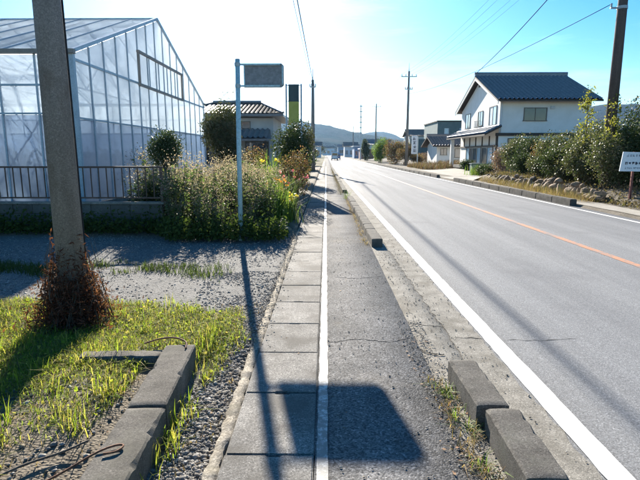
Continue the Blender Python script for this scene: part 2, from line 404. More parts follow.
def shrub(name, label, catg, base, w_, d_, h, mat, n=3500, ls=.07, k=16, trunk=0.0, group=None, seed=1, aspect=.5, stem_r=.02,
          bl=.46, fill=.3, up=0., flat=0., tips=None):
    rng = np.random.default_rng(seed)
    t = thing(name, label, catg, base, group)
    bx, by, bz = base
    c = (bx, by, bz + trunk + (h - trunk) * .52)
    r = (w_ * .42, d_ * .42, (h - trunk) * .42)
    bc = blob_centres(c, r, k, rng)
    bc[:, 2] = np.maximum(bc[:, 2], bz + trunk + .08)
    br = rng.uniform(.55, 1.15, (k, 1)) * bl * np.array([[w_, d_, (h - trunk)]]) * .55
    idx = rng.integers(0, k, n)
    dd = unit(rng.normal(size=(n, 3)))
    rad = np.where(rng.random((n, 1)) < fill, rng.uniform(.2, 1, (n, 1)), rng.normal(.95, .12, (n, 1)))
    P = bc[idx] + dd * rad * br[idx]
    P[:, 2] = np.maximum(P[:, 2], bz + .02 + rng.random(n) * .1)
    put('foliage', leaf_quads(P, ls, aspect, up, rng), mat, t)
    mb = MB()
    top = Vector((bx, by, bz + max(trunk, .12 * h)))
    for q in bc[:min(k, 12)]:
        q = Vector(q)
        mid = top.lerp(q, .5) + Vector((rng.uniform(-.1, .1) * w_, rng.uniform(-.1, .1) * d_, 0)) * .6
        st = top if trunk else Vector((bx + rng.uniform(-.12, .12) * w_, by + rng.uniform(-.12, .12) * d_, bz - .03))
        mb.path([st, mid, q], [stem_r, stem_r * .7, stem_r * .3], 5)
    if trunk:
        mb2 = MB(); mb2.path([(bx, by, bz - .05), (bx + .03, by, bz + trunk * .5), tuple(top + Vector((0, 0, .05)))], [stem_r * 2.2, stem_r * 1.8, stem_r * 1.6], 8)
        mb2.build('trunk', M['bark'], t, smooth=True)
    mb.build('branches', M['bark'], t, smooth=True)
    if tips:
        m2, n2, s2 = tips
        i2 = rng.integers(0, k, n2); d2 = unit(rng.normal(size=(n2, 3)) + np.array([0, 0, .6]))
        put('blossom', leaf_quads(bc[i2] + d2 * br[i2] * 1.05, s2, .9, 0, rng), m2, t)
    return t

# ------------------------------------------------------------------ ground and road
def ox(Y): return -0.010 * min(max(Y, -20), 50)          # the road runs a shade off the path's line

def strip(name, xa, xb, ys, z, mat, off=True, parent=None, jag=0, nx=1, zf=None, side=0.0):
    V = []; Q = []
    n = nx + 1
    for Y in ys:
        o = ox(Y) if off else 0
        for i in range(n):
            u = i / nx
            x = xa + (xb - xa) * u + o
            if jag and i in (0, nx): x += rnd.uniform(-jag, jag)
            V.append((x, Y, (zf(x, Y) if zf else z)))
    for k in range(len(ys) - 1):
        for i in range(nx):
            Q.append((k * n + i, k * n + i + 1, (k + 1) * n + i + 1, (k + 1) * n + i))
    if side:   # skirts down both long edges
        m = len(V)
        for k, Y in enumerate(ys):
            a = V[k * n]; b = V[k * n + nx]
            V.append((a[0], a[1], a[2] - side)); V.append((b[0], b[1], b[2] - side))
        for k in range(len(ys) - 1):
            Q.append((m + 2 * k, k * n, (k + 1) * n, m + 2 * k + 2))
            Q.append((k * n + nx, m + 2 * k + 1, m + 2 * k + 3, (k + 1) * n + nx))
    return put(name, (np.array(V, float), np.array(Q)), mat, parent)

def yr(a, b, st): return list(np.arange(a, b + 1e-6, st))
YS = yr(-12, 40, .1) + yr(41, 100, 1.0) + yr(110, 620, 10)
YC = yr(-12, 40, 1.0) + yr(42, 100, 2) + yr(110, 620, 10)

g = put('ground', (np.array([(-4200, -300, -.16), (4200, -300, -.16), (4200, 5000, -.16), (-4200, 5000, -.16)], float), np.array([[0, 1, 2, 3]])), M['field'])
tag(g, kind='structure')
road = tag(strip('road', 1.12, 7.62, YC, 0, M['road'], nx=6, side=.2), kind='structure')
apron = tag(strip('gutter_apron', 1.10, 1.36, yr(-12, 40, .08), .004, M['conc'], jag=.018), kind='structure')
tag(strip('edge_line', 1.375, 1.515, YS, .008, M['white'], jag=.004), kind='structure')
tag(strip('edge_line', 7.17, 7.29, YS, .004, M['white'], jag=.004), kind='structure')
tag(strip('centre_line', 4.38, 4.51, YS, .004, M['orange'], jag=.004), kind='structure')
tag(strip('path', -.056, .76, yr(-12, 40, .1) + yr(41, 300, 2), .006, M['path'], off=False, jag=.003, side=.15), kind='structure')
tag(strip('path_edging', .74, 1.125, YC, .0, M['conc'], nx=2, side=.18), kind='structure')
tag(strip('path_line', -.046, .014, yr(-12, 60, .09), .0095, M['whiteworn'], off=False, jag=.004), kind='structure')

# cracks across the apron and road
def crack(parent, pts, wd=.012, z=.0092):
    V = []; Q = []
    P = []
    for a, b in zip(pts[:-1], pts[1:]):
        for k in range(8):
            u = k / 8; P.append((a[0] + (b[0] - a[0]) * u + rnd.uniform(-.01, .01), a[1] + (b[1] - a[1]) * u + rnd.uniform(-.014, .014)))
    P.append(pts[-1])
    for i, p in enumerate(P):
        hw = wd * rnd.uniform(.3, 1) * .5 * (1 if 0 < i < len(P) - 1 else .2)
        V += [(p[0], p[1] - hw, z), (p[0], p[1] + hw, z)]
    for i in range(len(P) - 1): Q.append((2 * i, 2 * i + 2, 2 * i + 3, 2 * i + 1))
    return put('crack', (np.array(V, float), np.array(Q)), M['crack'], parent)
crack(road, [(1.52, 3.95), (1.8, 3.93), (2.15, 3.99)], .009, .0025)
crack(road, [(1.10, 3.99), (1.37, 3.95)], .014, .0055)
crack(road, [(.76, 4.35), (.95, 4.28), (1.10, 4.25)], .01, .0015)
crack(road, [(.74, 3.72), (.85, 3.62), (.93, 3.62)], .03, .0075)
crack(road, [(.02, 3.86), (.3, 3.93), (.52, 3.86), (.73, 3.95)], .012, .0075)
crack(road, [(.10, 6.05), (.4, 5.95), (.73, 6.1)], .014, .0075)

# gutter: channel, side wall band and cover slabs
gut = tag(strip('gutter', -.54, -.02, YC, -.11, M['gutterdark'], off=False), kind='structure')
gs = tag(strip('gutter_wall', -.60, -.531, yr(-12, 60, .05), -.003, M['gutterwall'], off=False, jag=.013, side=.16), kind='structure')
def slab_mesh(w_, l_, na, nb, seed):
    hw, hl, nd = w_ / 2, l_ / 2, .012
    rr = random.Random(seed)
    def edge_pts(sgn, nw, c):     # one short edge, with an optional hand hole and worn corners
        e = [(-hw, sgn * hl), (-hw * .6, sgn * (hl - rr.uniform(0, .004)))]
        if nw: e += [(c - nw, sgn * hl), (c - nw * .8, sgn * (hl - nd)), (c + nw * .8, sgn * (hl - nd)), (c + nw, sgn * hl)]
        return e + [(hw * .6, sgn * (hl - rr.uniform(0, .004))), (hw, sgn * hl)]
    pts = edge_pts(-1, na, rr.uniform(-.03, .03)) + edge_pts(1, nb, rr.uniform(-.03, .03))[::-1]
    mb = MB(); mb.prism(pts, -.09, 0)
    me = bpy.data.meshes.new('slab'); me.from_pydata(mb.v, [], mb.f)
    bm = bmesh.new(); bm.from_mesh(me)
    bmesh.ops.recalc_face_normals(bm, faces=bm.faces)
    es = [e for e in bm.edges if all(v.co.z > -.01 for v in e.verts)]
    bmesh.ops.bevel(bm, geom=es, offset=.007, segments=2, affect='EDGES')
    bm.to_mesh(me); bm.free(); me.materials.append(M['slab']); return me
SM = [slab_mesh(.465, .658, a_, b_, 30 + q) for q, (a_, b_) in enumerate([(.05, .0), (.0, .05), (.055, .04), (.0, .0), (.04, .0)])]
y = 2.31 - .665 * 5 + .3325
i = 0
while y < 32:
    o = link('slab', SM[rnd.randrange(5)], gut, (-.292 + rnd.uniform(-.003, .003), y, .008 + rnd.uniform(-.004, .004)))
    o.rotation_euler = (rnd.uniform(-.004, .004), rnd.uniform(-.006, .006), rnd.uniform(-.004, .004))
    y += .665
tag(strip('gutter_cover', -.525, -.06, yr(y - .33, 100, 2.0), .004, M['slab'], off=False, side=.09), kind='structure')

# left roadside ground with gentle relief
def h2(x, y, s=1.0): return math.sin(x * 1.7 * s + 1.3) * math.cos(y * 1.1 * s + .4) * .5 + math.sin(x * 4.1 * s + y * 2.7 * s) * .25 + math.sin(x * 9.3 * s - y * 7.9 * s) * .12
def lz(x, y):
    z = -.015 + .02 * h2(x, y)
    if y < 3.9 and x < -1.15: z += .035 * min(1, (-1.15 - x) / .3) + .02 * h2(x * 2, y * 2)
    if y < 4.1 and x > -1.0: z -= .045 * min(1, (4.1 - y) / .5)
    if y > 9.2: z += .12 * min(1, (y - 9.2) / .8)
    return z - .02
def left_ground_mat():
    m, t, out = new_mat('gravel and soil'); L = t.links.new
    geo = N(t, 'ShaderNodeNewGeometry'); pos = geo.outputs['Position']
    v = N(t, 'ShaderNodeTexVoronoi', Scale=55.0); L(pos, v.inputs['Vector'])
    v2 = N(t, 'ShaderNodeTexVoronoi', Scale=85.0); L(pos, v2.inputs['Vector'])
    s1 = N(t, 'ShaderNodeSeparateColor'); L(v.outputs['Color'], s1.inputs[0])
    s2 = N(t, 'ShaderNodeSeparateColor'); L(v2.outputs['Color'], s2.inputs[0])
    gr = mixc(t, ramp(t, s1.outputs[0], [(0, (.06, .06, .06)), (.6, (.13, .128, .12)), (1, (.25, .245, .23))]),
              ramp(t, s2.outputs[0], [(0, (.055, .055, .055)), (.6, (.125, .122, .115)), (1, (.24, .235, .22))]), .5)
    n = N(t, 'ShaderNodeTexNoise', Scale=9.0, Detail=6.0, Roughness=.7); L(pos, n.inputs['Vector'])
    so = ramp(t, n.outputs[0], [(.3, (.085, .07, .05)), (.7, (.17, .145, .11))])
    sx = N(t, 'ShaderNodeSeparateXYZ'); L(pos, sx.inputs[0])
    nb = N(t, 'ShaderNodeTexNoise', Scale=2.2, Detail=5.0); L(pos, nb.inputs['Vector'])
    def edge(sock, at, wd, sign):   # smooth step of (sock-at)*sign with noisy border
        a = N(t, 'ShaderNodeMath', operation='MULTIPLY_ADD'); L(nb.outputs[0], a.inputs[0]); a.inputs[1].default_value = .9; L(sock, a.inputs[2])
        mr = N(t, 'ShaderNodeMapRange'); L(a.outputs[0], mr.inputs[0])
        c = at + .45
        mr.inputs[1].default_value = c - wd * sign; mr.inputs[2].default_value = c + wd * sign
        return mr.outputs[0]
    def mul(a, b):
        q = N(t, 'ShaderNodeMath', operation='MULTIPLY'); L(a, q.inputs[0]); L(b, q.inputs[1]); return q.outputs[0]
    def mx(a, b):
        q = N(t, 'ShaderNodeMath', operation='MAXIMUM'); L(a, q.inputs[0]); L(b, q.inputs[1]); return q.outputs[0]
    drive = mul(edge(sx.outputs[1], 4.7, .25, 1), edge(sx.outputs[1], 9.15, .15, -1))
    side = mul(edge(sx.outputs[0], -.95, .05, 1), edge(sx.outputs[1], 9.0, .2, -1))
    mask = mx(drive, side)
    c = mixc(t, so, gr, mask)
    b = N(t, 'ShaderNodeBsdfPrincipled', Roughness=.92); b.inputs['Specular IOR Level'].default_value = .2
    L(c, b.inputs['Base Color'])
    bp = N(t, 'ShaderNodeBump', Strength=.9, Distance=.015)
    hh = N(t, 'ShaderNodeMath', operation='MULTIPLY_ADD'); L(v.outputs['Distance'], hh.inputs[0]); hh.inputs[1].default_value = -1.2; L(n.outputs[0], hh.inputs[2])
    L(hh.outputs[0], bp.inputs['Height']); bp.inputs['Strength'].default_value = .5; L(bp.outputs[0], b.inputs['Normal'])
    L(b.outputs[0], out.inputs[0]); return m
xs = np.concatenate([np.arange(-40, -9, 1.0), np.arange(-9, -.6, .06), [-.602]])
ysl = np.concatenate([np.arange(-12, 0, .5), np.arange(0, 11, .06), np.arange(11, 60, 1.0)])
xs[-1] = -.585
V = np.array([(x, y, lz(x, y) if x < -.6 else lz(x, y) - .04) for y in ysl for x in xs]); nx_ = len(xs)
ii = np.arange(len(ysl) - 1)[:, None] * nx_ + np.arange(nx_ - 1)[None, :]
Q = np.stack([ii, ii + 1, ii + nx_ + 1, ii + nx_], -1).reshape(-1, 4)
lg = tag(put('roadside_ground', (V, Q), left_ground_mat(), None, True), kind='structure')

# right side: verge, yard, driveway
def rz(x, y):
    z = .05
    a = min(1, max(0, (x - 8.9) / .5)) * min(1, max(0, (y - 12.5) / 2)) * min(1, max(0, (31 - y) / 3))
    b = min(1, max(0, (x - 11) / 4)) * min(1, max(0, (y - 29) / 5))
    return z + .38 * max(a, b * .9) + .02 * h2(x, y, .6)
xr = np.concatenate([[7.35], np.arange(7.7, 12, .3), np.arange(12, 60, 2.0)]); yrr = np.concatenate([np.arange(-12, 60, .5), np.arange(60, 260, 4.0)])
V = np.array([(x + ox(y), y, rz(x, y) - (.11 if x < 7.5 else 0)) for y in yrr for x in xr]); nx_ = len(xr)
ii = np.arange(len(yrr) - 1)[:, None] * nx_ + np.arange(nx_ - 1)[None, :]
Q = np.stack([ii, ii + 1, ii + nx_ + 1, ii + nx_], -1).reshape(-1, 4)
tag(put('verge', (V, Q), M['soil'], None, True), kind='structure')
def sheet(name, x0, x1, y0, y1, dz, mat, st=.5):
    X = np.arange(x0, x1 + 1e-6, (x1 - x0) / max(1, round((x1 - x0) / st))); Yv = np.arange(y0, y1 + 1e-6, (y1 - y0) / max(1, round((y1 - y0) / st)))
    V = np.array([(x, y, rz(x - ox(y), y) + dz) for y in Yv for x in X]); n = len(X)
    ii = np.arange(len(Yv) - 1)[:, None] * n + np.arange(n - 1)[None, :]
    return tag(put(name, (V, np.stack([ii, ii + 1, ii + n + 1, ii + n], -1).reshape(-1, 4)), mat, None, True), kind='structure')
sheet('driveway', 7.35, 13.0, 28.2, 32.4, .012, M['yardconc'])
sheet('driveway', 8.4, 12.6, 32.5, 46, .012, M['yardconc'])
sheet('footway', 7.6, 8.3, 2, 28, .012, M['yardconc'], .5)

# ------------------------------------------------------------------ hills
def hill(name, pts, Y, depth, seed):
    """pts: list of (X, height); ridge with noise, falls towards the viewer"""
    rng = np.random.default_rng(seed)
    X = np.linspace(pts[0][0], pts[-1][0], 160)
    Hh = np.interp(X, [p[0] for p in pts], [p[1] for p in pts])
    ph = rng.uniform(0, 6, 8)
    nz = sum(np.sin(X / (40 + 37 * k) + ph[k]) * (.5 + k * .5) for k in range(5)) * .018 * Hh.max() / 3 + rng.normal(size=len(X)) * Hh.max() * .006
    Hh = np.maximum(Hh + nz, 0)
    rows = 14; V = []
    for j in range(rows):
        u = j / (rows - 1)
        prof = u ** 1.2 if u < .7 else (.7 ** 1.2) + (1 - .7 ** 1.2) * math.sin((u - .7) / .3 * math.pi / 2)
        yy = Y - depth * (1 - u) + 60 * np.sin(X / 110 + j) * (1 - u)
        V.append(np.stack([X, yy, Hh * prof - .5 + rng.normal(size=len(X)) * Hh * .012 * (u < 1)], 1))
    V.append(np.stack([X, np.full_like(X, Y + depth * .6), np.full_like(X, -.5)], 1)); rows += 1
    V = np.concatenate(V); n = len(X)
    ii = np.arange(rows - 1)[:, None] * n + np.arange(n - 1)[None, :]
    return tag(put(name, (V, np.stack([ii, ii + 1, ii + n + 1, ii + n], -1).reshape(-1, 4)), M['hill'], None, True), kind='structure')
def hp(px, Y): return (px - 326) / 490 * Y
def hh(py, Y): return 1.55 + (153.5 - py) / 490 * Y
Yh = 1300
hill('hill', [(hp(a, Yh), hh(b, Yh)) for a, b in [(-250, 150), (0, 142), (150, 132), (250, 125), (300, 122), (330, 127), (352, 133), (372, 136), (400, 141), (430, 147), (470, 152)]], Yh, 500, 3)
Yh = 2100
hill('hill', [(hp(a, Yh), hh(b, Yh)) for a, b in [(320, 146), (350, 138), (370, 133), (385, 133), (400, 139), (420, 140), (440, 130), (458, 121), (480, 117), (520, 116), (560, 112), (590, 108), (620, 107), (660, 106), (720, 112), (850, 130), (1000, 150)]], Yh, 700, 5)

# ------------------------------------------------------------------ kerb blocks beside the path
def beam(parent, a, b, wd, z0, z1, seed, name='block', mat=None):
    rng = random.Random(seed); a = Vector((*a, 0)); b = Vector((*b, 0)); d = (b - a); n = max(2, int(d.length / .022)); chl = chr_ = 0.0; s = Vector((-d.y, d.x, 0)).normalized()
    V = []; Fc = []
    for k in range(n + 1):
        p = a + d * k / n
        e = lambda q: rng.uniform(-q, q)
        chl = max(0, chl * .6 + (rng.uniform(.006, .016) if rng.random() < .10 else 0)); chr_ = max(0, chr_ * .6 + (rng.uniform(.006, .018) if rng.random() < .12 else 0))
        ch = .009 + chl + abs(rng.gauss(0, .0015)); cr = .009 + chr_ + abs(rng.gauss(0, .0015))
        dr = .007 if k in (0, n) else 0
        prof = [(-wd / 2, z0), (-wd / 2 + e(.0015), z1 - ch), (-wd / 2 + ch, z1 + e(.0012) - dr), (0, z1 + .003 + e(.0012) - dr), (wd / 2 - cr, z1 + e(.0012) - dr), (wd / 2 + e(.0015), z1 - cr), (wd / 2, z0)]
        for (o, z) in prof: V.append(p + s * o + Vector((0, 0, z)))
    for k in range(n):
        for i in range(6):
            Fc.append((k * 7 + i, k * 7 + i + 1, (k + 1) * 7 + i + 1, (k + 1) * 7 + i))
    Fc += [tuple(range(7)), tuple(range(n * 7, n * 7 + 7))]
    mb = MB(); mb.add(V, Fc)
    o = mb.build(name, mat or M['kerb'], parent, smooth=True); o.data.set_sharp_from_angle(angle=math.radians(32)); return o
def kerb_block(parent, x, y0, y1, wd, h, z0=-.02, rot=0.0, mat=None, chip=.012):
    if mat is None and h < .185:
        dx = (y1 - y0) * math.sin(rot) / 2
        return beam(parent, (x + dx, y0), (x - dx, y1), wd, z0, h, int(y0 * 1000), mat=M['kerb'])
    mb = MB(); l = y1 - y0
    mb.box((x, (y0 + y1) / 2, z0 + (h - z0) / 2), (wd, l, h - z0), rz=rot)
    return mb.build('block', mat or M['kerb'], parent, bevel=chip, seg=2, jitter=.003)
k1 = thing('kerb', 'pair of dark kerb blocks with a gap between, beside weedy path edge', 'kerb', (.95, 2.6, 0))
kerb_block(k1, .945, 2.585, 3.20, .185, .15, rot=.012)
kerb_block(k1, .975, 1.93, 2.52, .185, .165, rot=-.02)
k1b = thing('kerb', 'dark kerb block continuing past the path edge weeds', 'kerb', (1.0, 1.5, 0))
kerb_block(k1b, .995, 1.29, 1.89, .185, .155, rot=.01)
kerb_block(k1b, 1.005, .66, 1.26, .185, .155, rot=.0)
k2 = thing('kerb', 'long run of low kerb blocks between footpath and white edge line', 'kerb', (.86, 8.4, 0))
yy = 8.1
while yy < 16.2:
    kerb_block(k2, .86 - .007 * (yy - 8), yy, yy + .592, .18, .14 + rnd.uniform(-.008, .008), rot=rnd.uniform(-.01, .01)); yy += .60
k3 = thing('kerb', 'weed grown kerb run farther along the footpath', 'kerb', (.72, 19.5, 0))
yy = 19.5
while yy < 62:
    kerb_block(k3, .74 - .003 * (yy - 19), yy, yy + 1.18, .18, .13 + rnd.uniform(-.01, .01)); yy += 1.2
# right hand kerbs
k4 = thing('kerb', 'pale kerb in front of the rock wall across the road', 'kerb', (7.5, 14.7, 0))
yy = 14.75
while yy < 27.2:
    kerb_block(k4, 7.56 + ox(yy), yy, yy + 1.19, .20, .20 + rnd.uniform(-.01, .01), rot=rnd.uniform(.003, .015), chip=.02); yy += 1.2
k5 = thing('kerb', 'kerb across the road beyond the driveway mouth', 'kerb', (7.3, 32, 0))
yy = 32
while yy < 86:
    kerb_block(k5, 7.58 + ox(yy), yy, yy + 1.98, .20, .19 + rnd.uniform(-.01, .01), chip=.02); yy += 2.0

# L-shaped concrete edging in the grass
lk = thing('concrete_edging', 'long aged concrete edging beam in the grass', 'edging', (-1.05, 2.3, 0))
M['edging'] = pm('edging concrete', (.085, .078, .068), (.15, .138, .12), scale=5, rough=.95, bump=.3, bscale=90, spk=190, spk_amt=.6, spec=.12, bdist=.003, stain=(3.2, (.11, .105, .085), .5, .7))
beam(lk, (-.93, .6), (-1.045, 2.62), .225, -.2, .10, 3, mat=M['edging'])
beam(lk, (-1.047, 2.645), (-1.115, 3.56), .225, -.2, .105, 4, mat=M['edging'])
lk2 = thing('concrete_edging', 'short concrete edging closing the corner by the rusty rod', 'edging', (-1.5, 3.55, 0))
beam(lk2, (-1.235, 3.50), (-1.85, 3.47), .13, -.15, .06, 5, mat=M['edging'])

def rod(label, pts, r, mat='rust'):
    for _ in range(3):
        q = [Vector(p) for p in pts]; n_ = [q[0]]
        for a_, b_ in zip(q[:-1], q[1:]): n_ += [a_.lerp(b_, .25), a_.lerp(b_, .75)]
        pts = n_ + [q[-1]]
    mb = MB(); mb.path(pts, r, 6); o = mb.build('steel_rod', M[mat], None, smooth=True); return tag(o, label, 'rod')
rod('rusty steel rod bent over the corner of concrete edging', [(-1.42, 3.62, .085), (-1.3, 3.66, .115), (-1.17, 3.64, .13), (-1.06, 3.55, .128), (-1.05, 3.46, .115)], .0065)
rod('hooked rusty rod lying over bare soil and edging', [(-1.38, 1.98, .03), (-1.25, 2.07, .06), (-1.12, 2.17, .112), (-1.04, 2.225, .117), (-1.0, 2.22, .116), (-1.02, 2.165, .114), (-1.08, 2.15, .114)], .0055)
rod('thin dead branch lying on bare soil', [(-1.62, 2.0, .03), (-1.5, 2.15, .045), (-1.35, 2.28, .035), (-1.26, 2.36, .05)], .006, 'bark')

# ------------------------------------------------------------------ near utility pole with creeper
NPX, NPY = -2.37, 4.43
up = thing('utility_pole', 'thick weathered concrete utility pole rising from red creeper in grass', 'utility pole', (NPX, NPY, 0))
mb = MB(); mb.path([(NPX, NPY, -.3), (NPX - .01, NPY, 3), (NPX - .02, NPY, 7.0), (NPX - .03, NPY, 11)], [.128, .110, .088, .068], 28); mb.build('shaft', M['pole'], up, smooth=True)
for zz in (5.2, 7.6):
    mb = MB(); mb.tube((NPX - .015, NPY, zz), (NPX - .015, NPY, zz + .06), .118, .117, 20); mb.build('band', M['steel'], up)
for k in range(9):
    zz = 3.9 + k * .45; sgn = 1 if k % 2 else -1
    mb = MB(); mb.tube((NPX - .015 + sgn * .08, NPY, zz), (NPX - .015 + sgn * .25, NPY, zz), .009, n=6); mb.build('step_bolt', M['steel'], up)
mb = MB(); mb.path([(NPX + .118, NPY + .05, .0), (NPX + .108, NPY + .05, 1.5), (NPX + .094, NPY + .05, 3.2), (NPX + .06, NPY + .05, 7.5)], .008, 6); mb.build('earth_cable', M['wire'], up)
rng = np.random.default_rng(21)
cr = thing('creeper', 'dried reddish brown creeper heaped around the concrete pole foot', 'creeper', (NPX, NPY, 0))
nC = 7500
th = rng.uniform(0, 2 * np.pi, nC); zz = np.abs(rng.normal(0, .26, nC)); rr = .12 + rng.gamma(2, .05, nC) * np.clip(1.25 - zz * 1.6, .16, 1.2)
P = np.stack([NPX + np.cos(th) * rr, NPY - .04 + np.sin(th) * rr, zz + .01], 1)
put('foliage', leaf_quads(P, .05, .22, .3, rng), M['rusttwig'], cr)
mb = MB()
for k in range(90):
    a = rng.uniform(0, 6.28); h = rng.uniform(.2, .8); r0 = rng.uniform(.13, .36); r1 = rng.uniform(.12, .22); tw = rng.uniform(-.8, .8)
    mb.path([(NPX + math.cos(a) * r0, NPY + math.sin(a) * r0, -.02), (NPX + math.cos(a + tw * .5) * (r1 + .06), NPY + math.sin(a + tw * .5) * (r1 + .06), h * .45),
             (NPX + math.cos(a + tw) * r1, NPY + math.sin(a + tw) * r1, h)], [.005, .0035, .0015], 4)
mb.build('stems', M['bark'], cr)

# ------------------------------------------------------------------ roadside sign seen from behind
SY = 8.9
def sx_(x): return x * SY / 9.9
def sz_(z): return 1.55 + (z - 1.55) * SY / 9.9
sg = thing('road_sign', 'blank dark sign back on tall pale blue post in flower bed', 'sign', (sx_(-1.74), SY, 0))
ztop = sz_(3.33)
mb = MB(); mb.path([(sx_(-1.745), SY, -.1), (sx_(-1.735), SY, 1.6), (sx_(-1.715), SY, ztop)], .042, 16); mb.build('post', M['bluesteel'], sg, smooth=True)
mb = MB(); mb.tube((sx_(-1.715), SY, ztop), (sx_(-1.715), SY, ztop + .015), .045, .036, 14); mb.build('post_cap', M['steel'], sg)
for zz in (sz_(3.245), sz_(2.845)):
    mb = MB(); mb.box((sx_(-1.30), SY, zz), (.72, .03, .03)); mb.build('arm', M['bluesteel'], sg)
    mb = MB(); mb.tube((sx_(-1.72), SY, zz - .03), (sx_(-1.72), SY, zz + .03), .05, n=14); mb.build('clamp', M['steel'], sg)
mb = MB()
cx = [(-1.605, 2.82), (-.87, 2.82), (-.825, 2.86), (-.825, 3.225), (-.87, 3.27), (-1.605, 3.27)]
mb.prism([(sx_(p), sz_(q)) for p, q in cx], SY + .022, SY + .045, 'y'); mb.build('panel', M['signback'], sg)
for xx in (-1.59, -.85):
    mb = MB(); mb.box((sx_(xx), SY + .011, sz_(3.045)), (.022, .02, .32)); mb.build('stiffener', M['bluesteel'], sg)

# ------------------------------------------------------------------ low block wall and fence on the left
bw = thing('block_wall', 'low shaded concrete block wall below the brown railing', 'wall', (-6, 9.75, 0))
bmesh_block = None
def block_me(name, d, mat, bev):
    mb = MB(); mb.box((0, 0, 0), d); o = mb.build(name, mat, None, bevel=bev, seg=1); me = o.data; bpy.data.objects.remove(o); return me
bm_full = block_me('block', (.386, .12, .183), M['block'], .006); bm_half = block_me('block', (.188, .12, .183), M['block'], .006)
for r in range(3):
    z = -.02 + .0955 + r * .19
    x = -10.2 + (.2 if r % 2 else 0)
    while x + .4 < -3.2:
        link('block', bm_full, bw, (x + .2, 9.75 + rnd.uniform(-.003, .003), z)); x += .393
    if -3.2 - x > .18: link('block', bm_half, bw, (x + .1, 9.75, z))
mb = MB(); mb.box((-6.72, 9.75, .575), (7.0, .16, .05)); mb.build('coping', M['conc'], bw, bevel=.008)
mb = MB(); mb.box((-6.72, 9.755, .27), (6.9, .085, .54)); mb.build('mortar', M['block'], bw)
fn = thing('railing', 'brown iron railing with thin upright bars on the block wall', 'railing', (-6, 9.7, .6))
mb = MB(); mb.box((-6.7, 9.72, 1.285), (6.96, .055, .035)); mb.build('top_rail', M['brown'], fn)
mb = MB(); mb.box((-6.7, 9.72, .68), (6.9, .03, .03)); mb.build('bottom_rail', M['brown'], fn)
mb = MB(); mb.box((0, 0, 0), (.018, .018, .575)); o_ = mb.build('bar', M['brown'], None); bar_me = o_.data; bpy.data.objects.remove(o_)
mb = MB(); mb.box((0, 0, 0), (.05, .05, .70)); o_ = mb.build('post', M['brown'], None); post_me = o_.data; bpy.data.objects.remove(o_)
x = -3.26; k = 0
while x > -10.2:
    if k % 12 == 0: link('post', post_me, fn, (x, 9.72, .93))
    else: link('bar', bar_me, fn, (x, 9.72, .98))
    x -= .155; k += 1

# ------------------------------------------------------------------ greenhouse
GX, GY0, GY1, EZ, RZ = -6.2, 12.45, 25.4, 3.95, 6.32
GYM = (GY0 + GY1) / 2; GXL = -20.0
gh = thing('greenhouse', 'large translucent greenhouse with ridge roof behind brown railing', 'greenhouse', (-13, GYM, 0))
def gtop(Y): return EZ + (RZ - EZ) * (1 - abs(Y - GYM) / (GYM - GY0))
mb = MB(); mb.box(((GX + GXL) / 2, GYM, .06), (GX - GXL + .1, GY1 - GY0 + .1, .36)); mb.build('plinth', M['conc'], gh)
# corner posts, eaves, ridge, rafters
for (x, y_) in ((GX, GY0), (GX, GY1), (GXL, GY0), (GXL, GY1)):
    mb = MB(); mb.box((x, y_, EZ / 2), (.11, .11, EZ)); mb.build('corner_post', M['ghframe'], gh)
for y_ in (GY0, GY1):
    mb = MB(); mb.box(((GX + GXL) / 2, y_ + (-.06 if y_ == GY0 else .06), EZ + .04), (GX - GXL + .2, .14, .10)); mb.build('eave_gutter', M['ghbrown'], gh)
mb = MB(); mb.box(((GX + GXL) / 2, GYM, RZ + .05), (GX - GXL + .1, .14, .07)); mb.build('ridge_cap', M['ghframe'], gh)
for x in (GX, GXL):
    for y_ in (GY0, GY1):
        mb = MB(); mb.bar((x, y_, EZ + .06), (x, GYM, RZ + .06), .09, .09); mb.build('verge_bar', M['ghframe'], gh)
    mb = MB(); mb.box((x, GYM, EZ - .12), (.06, GY1 - GY0, .06)); mb.build('tie_rail', M['ghframe'], gh)
    mb = MB(); mb.box((x, GYM, 2.43), (.05, GY1 - GY0, .05)); mb.build('sill_rail', M['ghframe'], gh)
# gable wall glazing: columns every .88 m
ncol = 15; cw = (GY1 - GY0) / ncol
def pane(pts, axis, at, th=.006, mat='film'):
    mb = MB(); mb.prism(pts, at - th, at + th, axis); return mb.build('pane', M[mat], gh)
VW0, VW1 = 4, 10     # vent columns
for k in range(ncol):
    a, b = GY0 + k * cw, GY0 + (k + 1) * cw
    if k:
        mb = MB(); mb.box((GX + .02, a, gtop(a) / 2), (.045, .035, gtop(a))); mb.build('glazing_bar', M['ghframe'], gh)
    e = .02
    pane([(a + e, .26), (b - e, .26), (b - e, 2.40), (a + e, 2.40)], 'x', GX, mat='film_shadow')
    pane([(a + e, 2.46), (b - e, 2.46), (b - e, EZ - .16), (a + e, EZ - .16)], 'x', GX)
    zb = EZ - .08
    pts = [(a + e, zb), (b - e, zb), (b - e, gtop(b - e) - .02)]
    if a + e < GYM < b - e: pts.append((GYM, RZ - .02))
    pts.append((a + e, gtop(a + e) - .02))
    pane(pts, 'x', GX)
# propped vent on the gable
va, vb = 16.66, 21.5
for zz in (3.78, 4.82):
    mb = MB(); mb.box((GX + .09, (va + vb) / 2, zz), (.09, vb - va + .1, .075)); mb.build('vent_frame', M['ghbrown'], gh)
for y_ in (va, vb):
    mb = MB(); mb.box((GX + .09, y_, 4.3), (.07, .06, .97)); mb.build('vent_frame', M['ghbrown'], gh)
for k in range(1, 5):
    y_ = va + (vb - va) * k / 5
    mb = MB(); mb.box((GX + .085, y_, 4.3), (.035, .03, .95)); mb.build('vent_bar', M['ghframe'], gh)
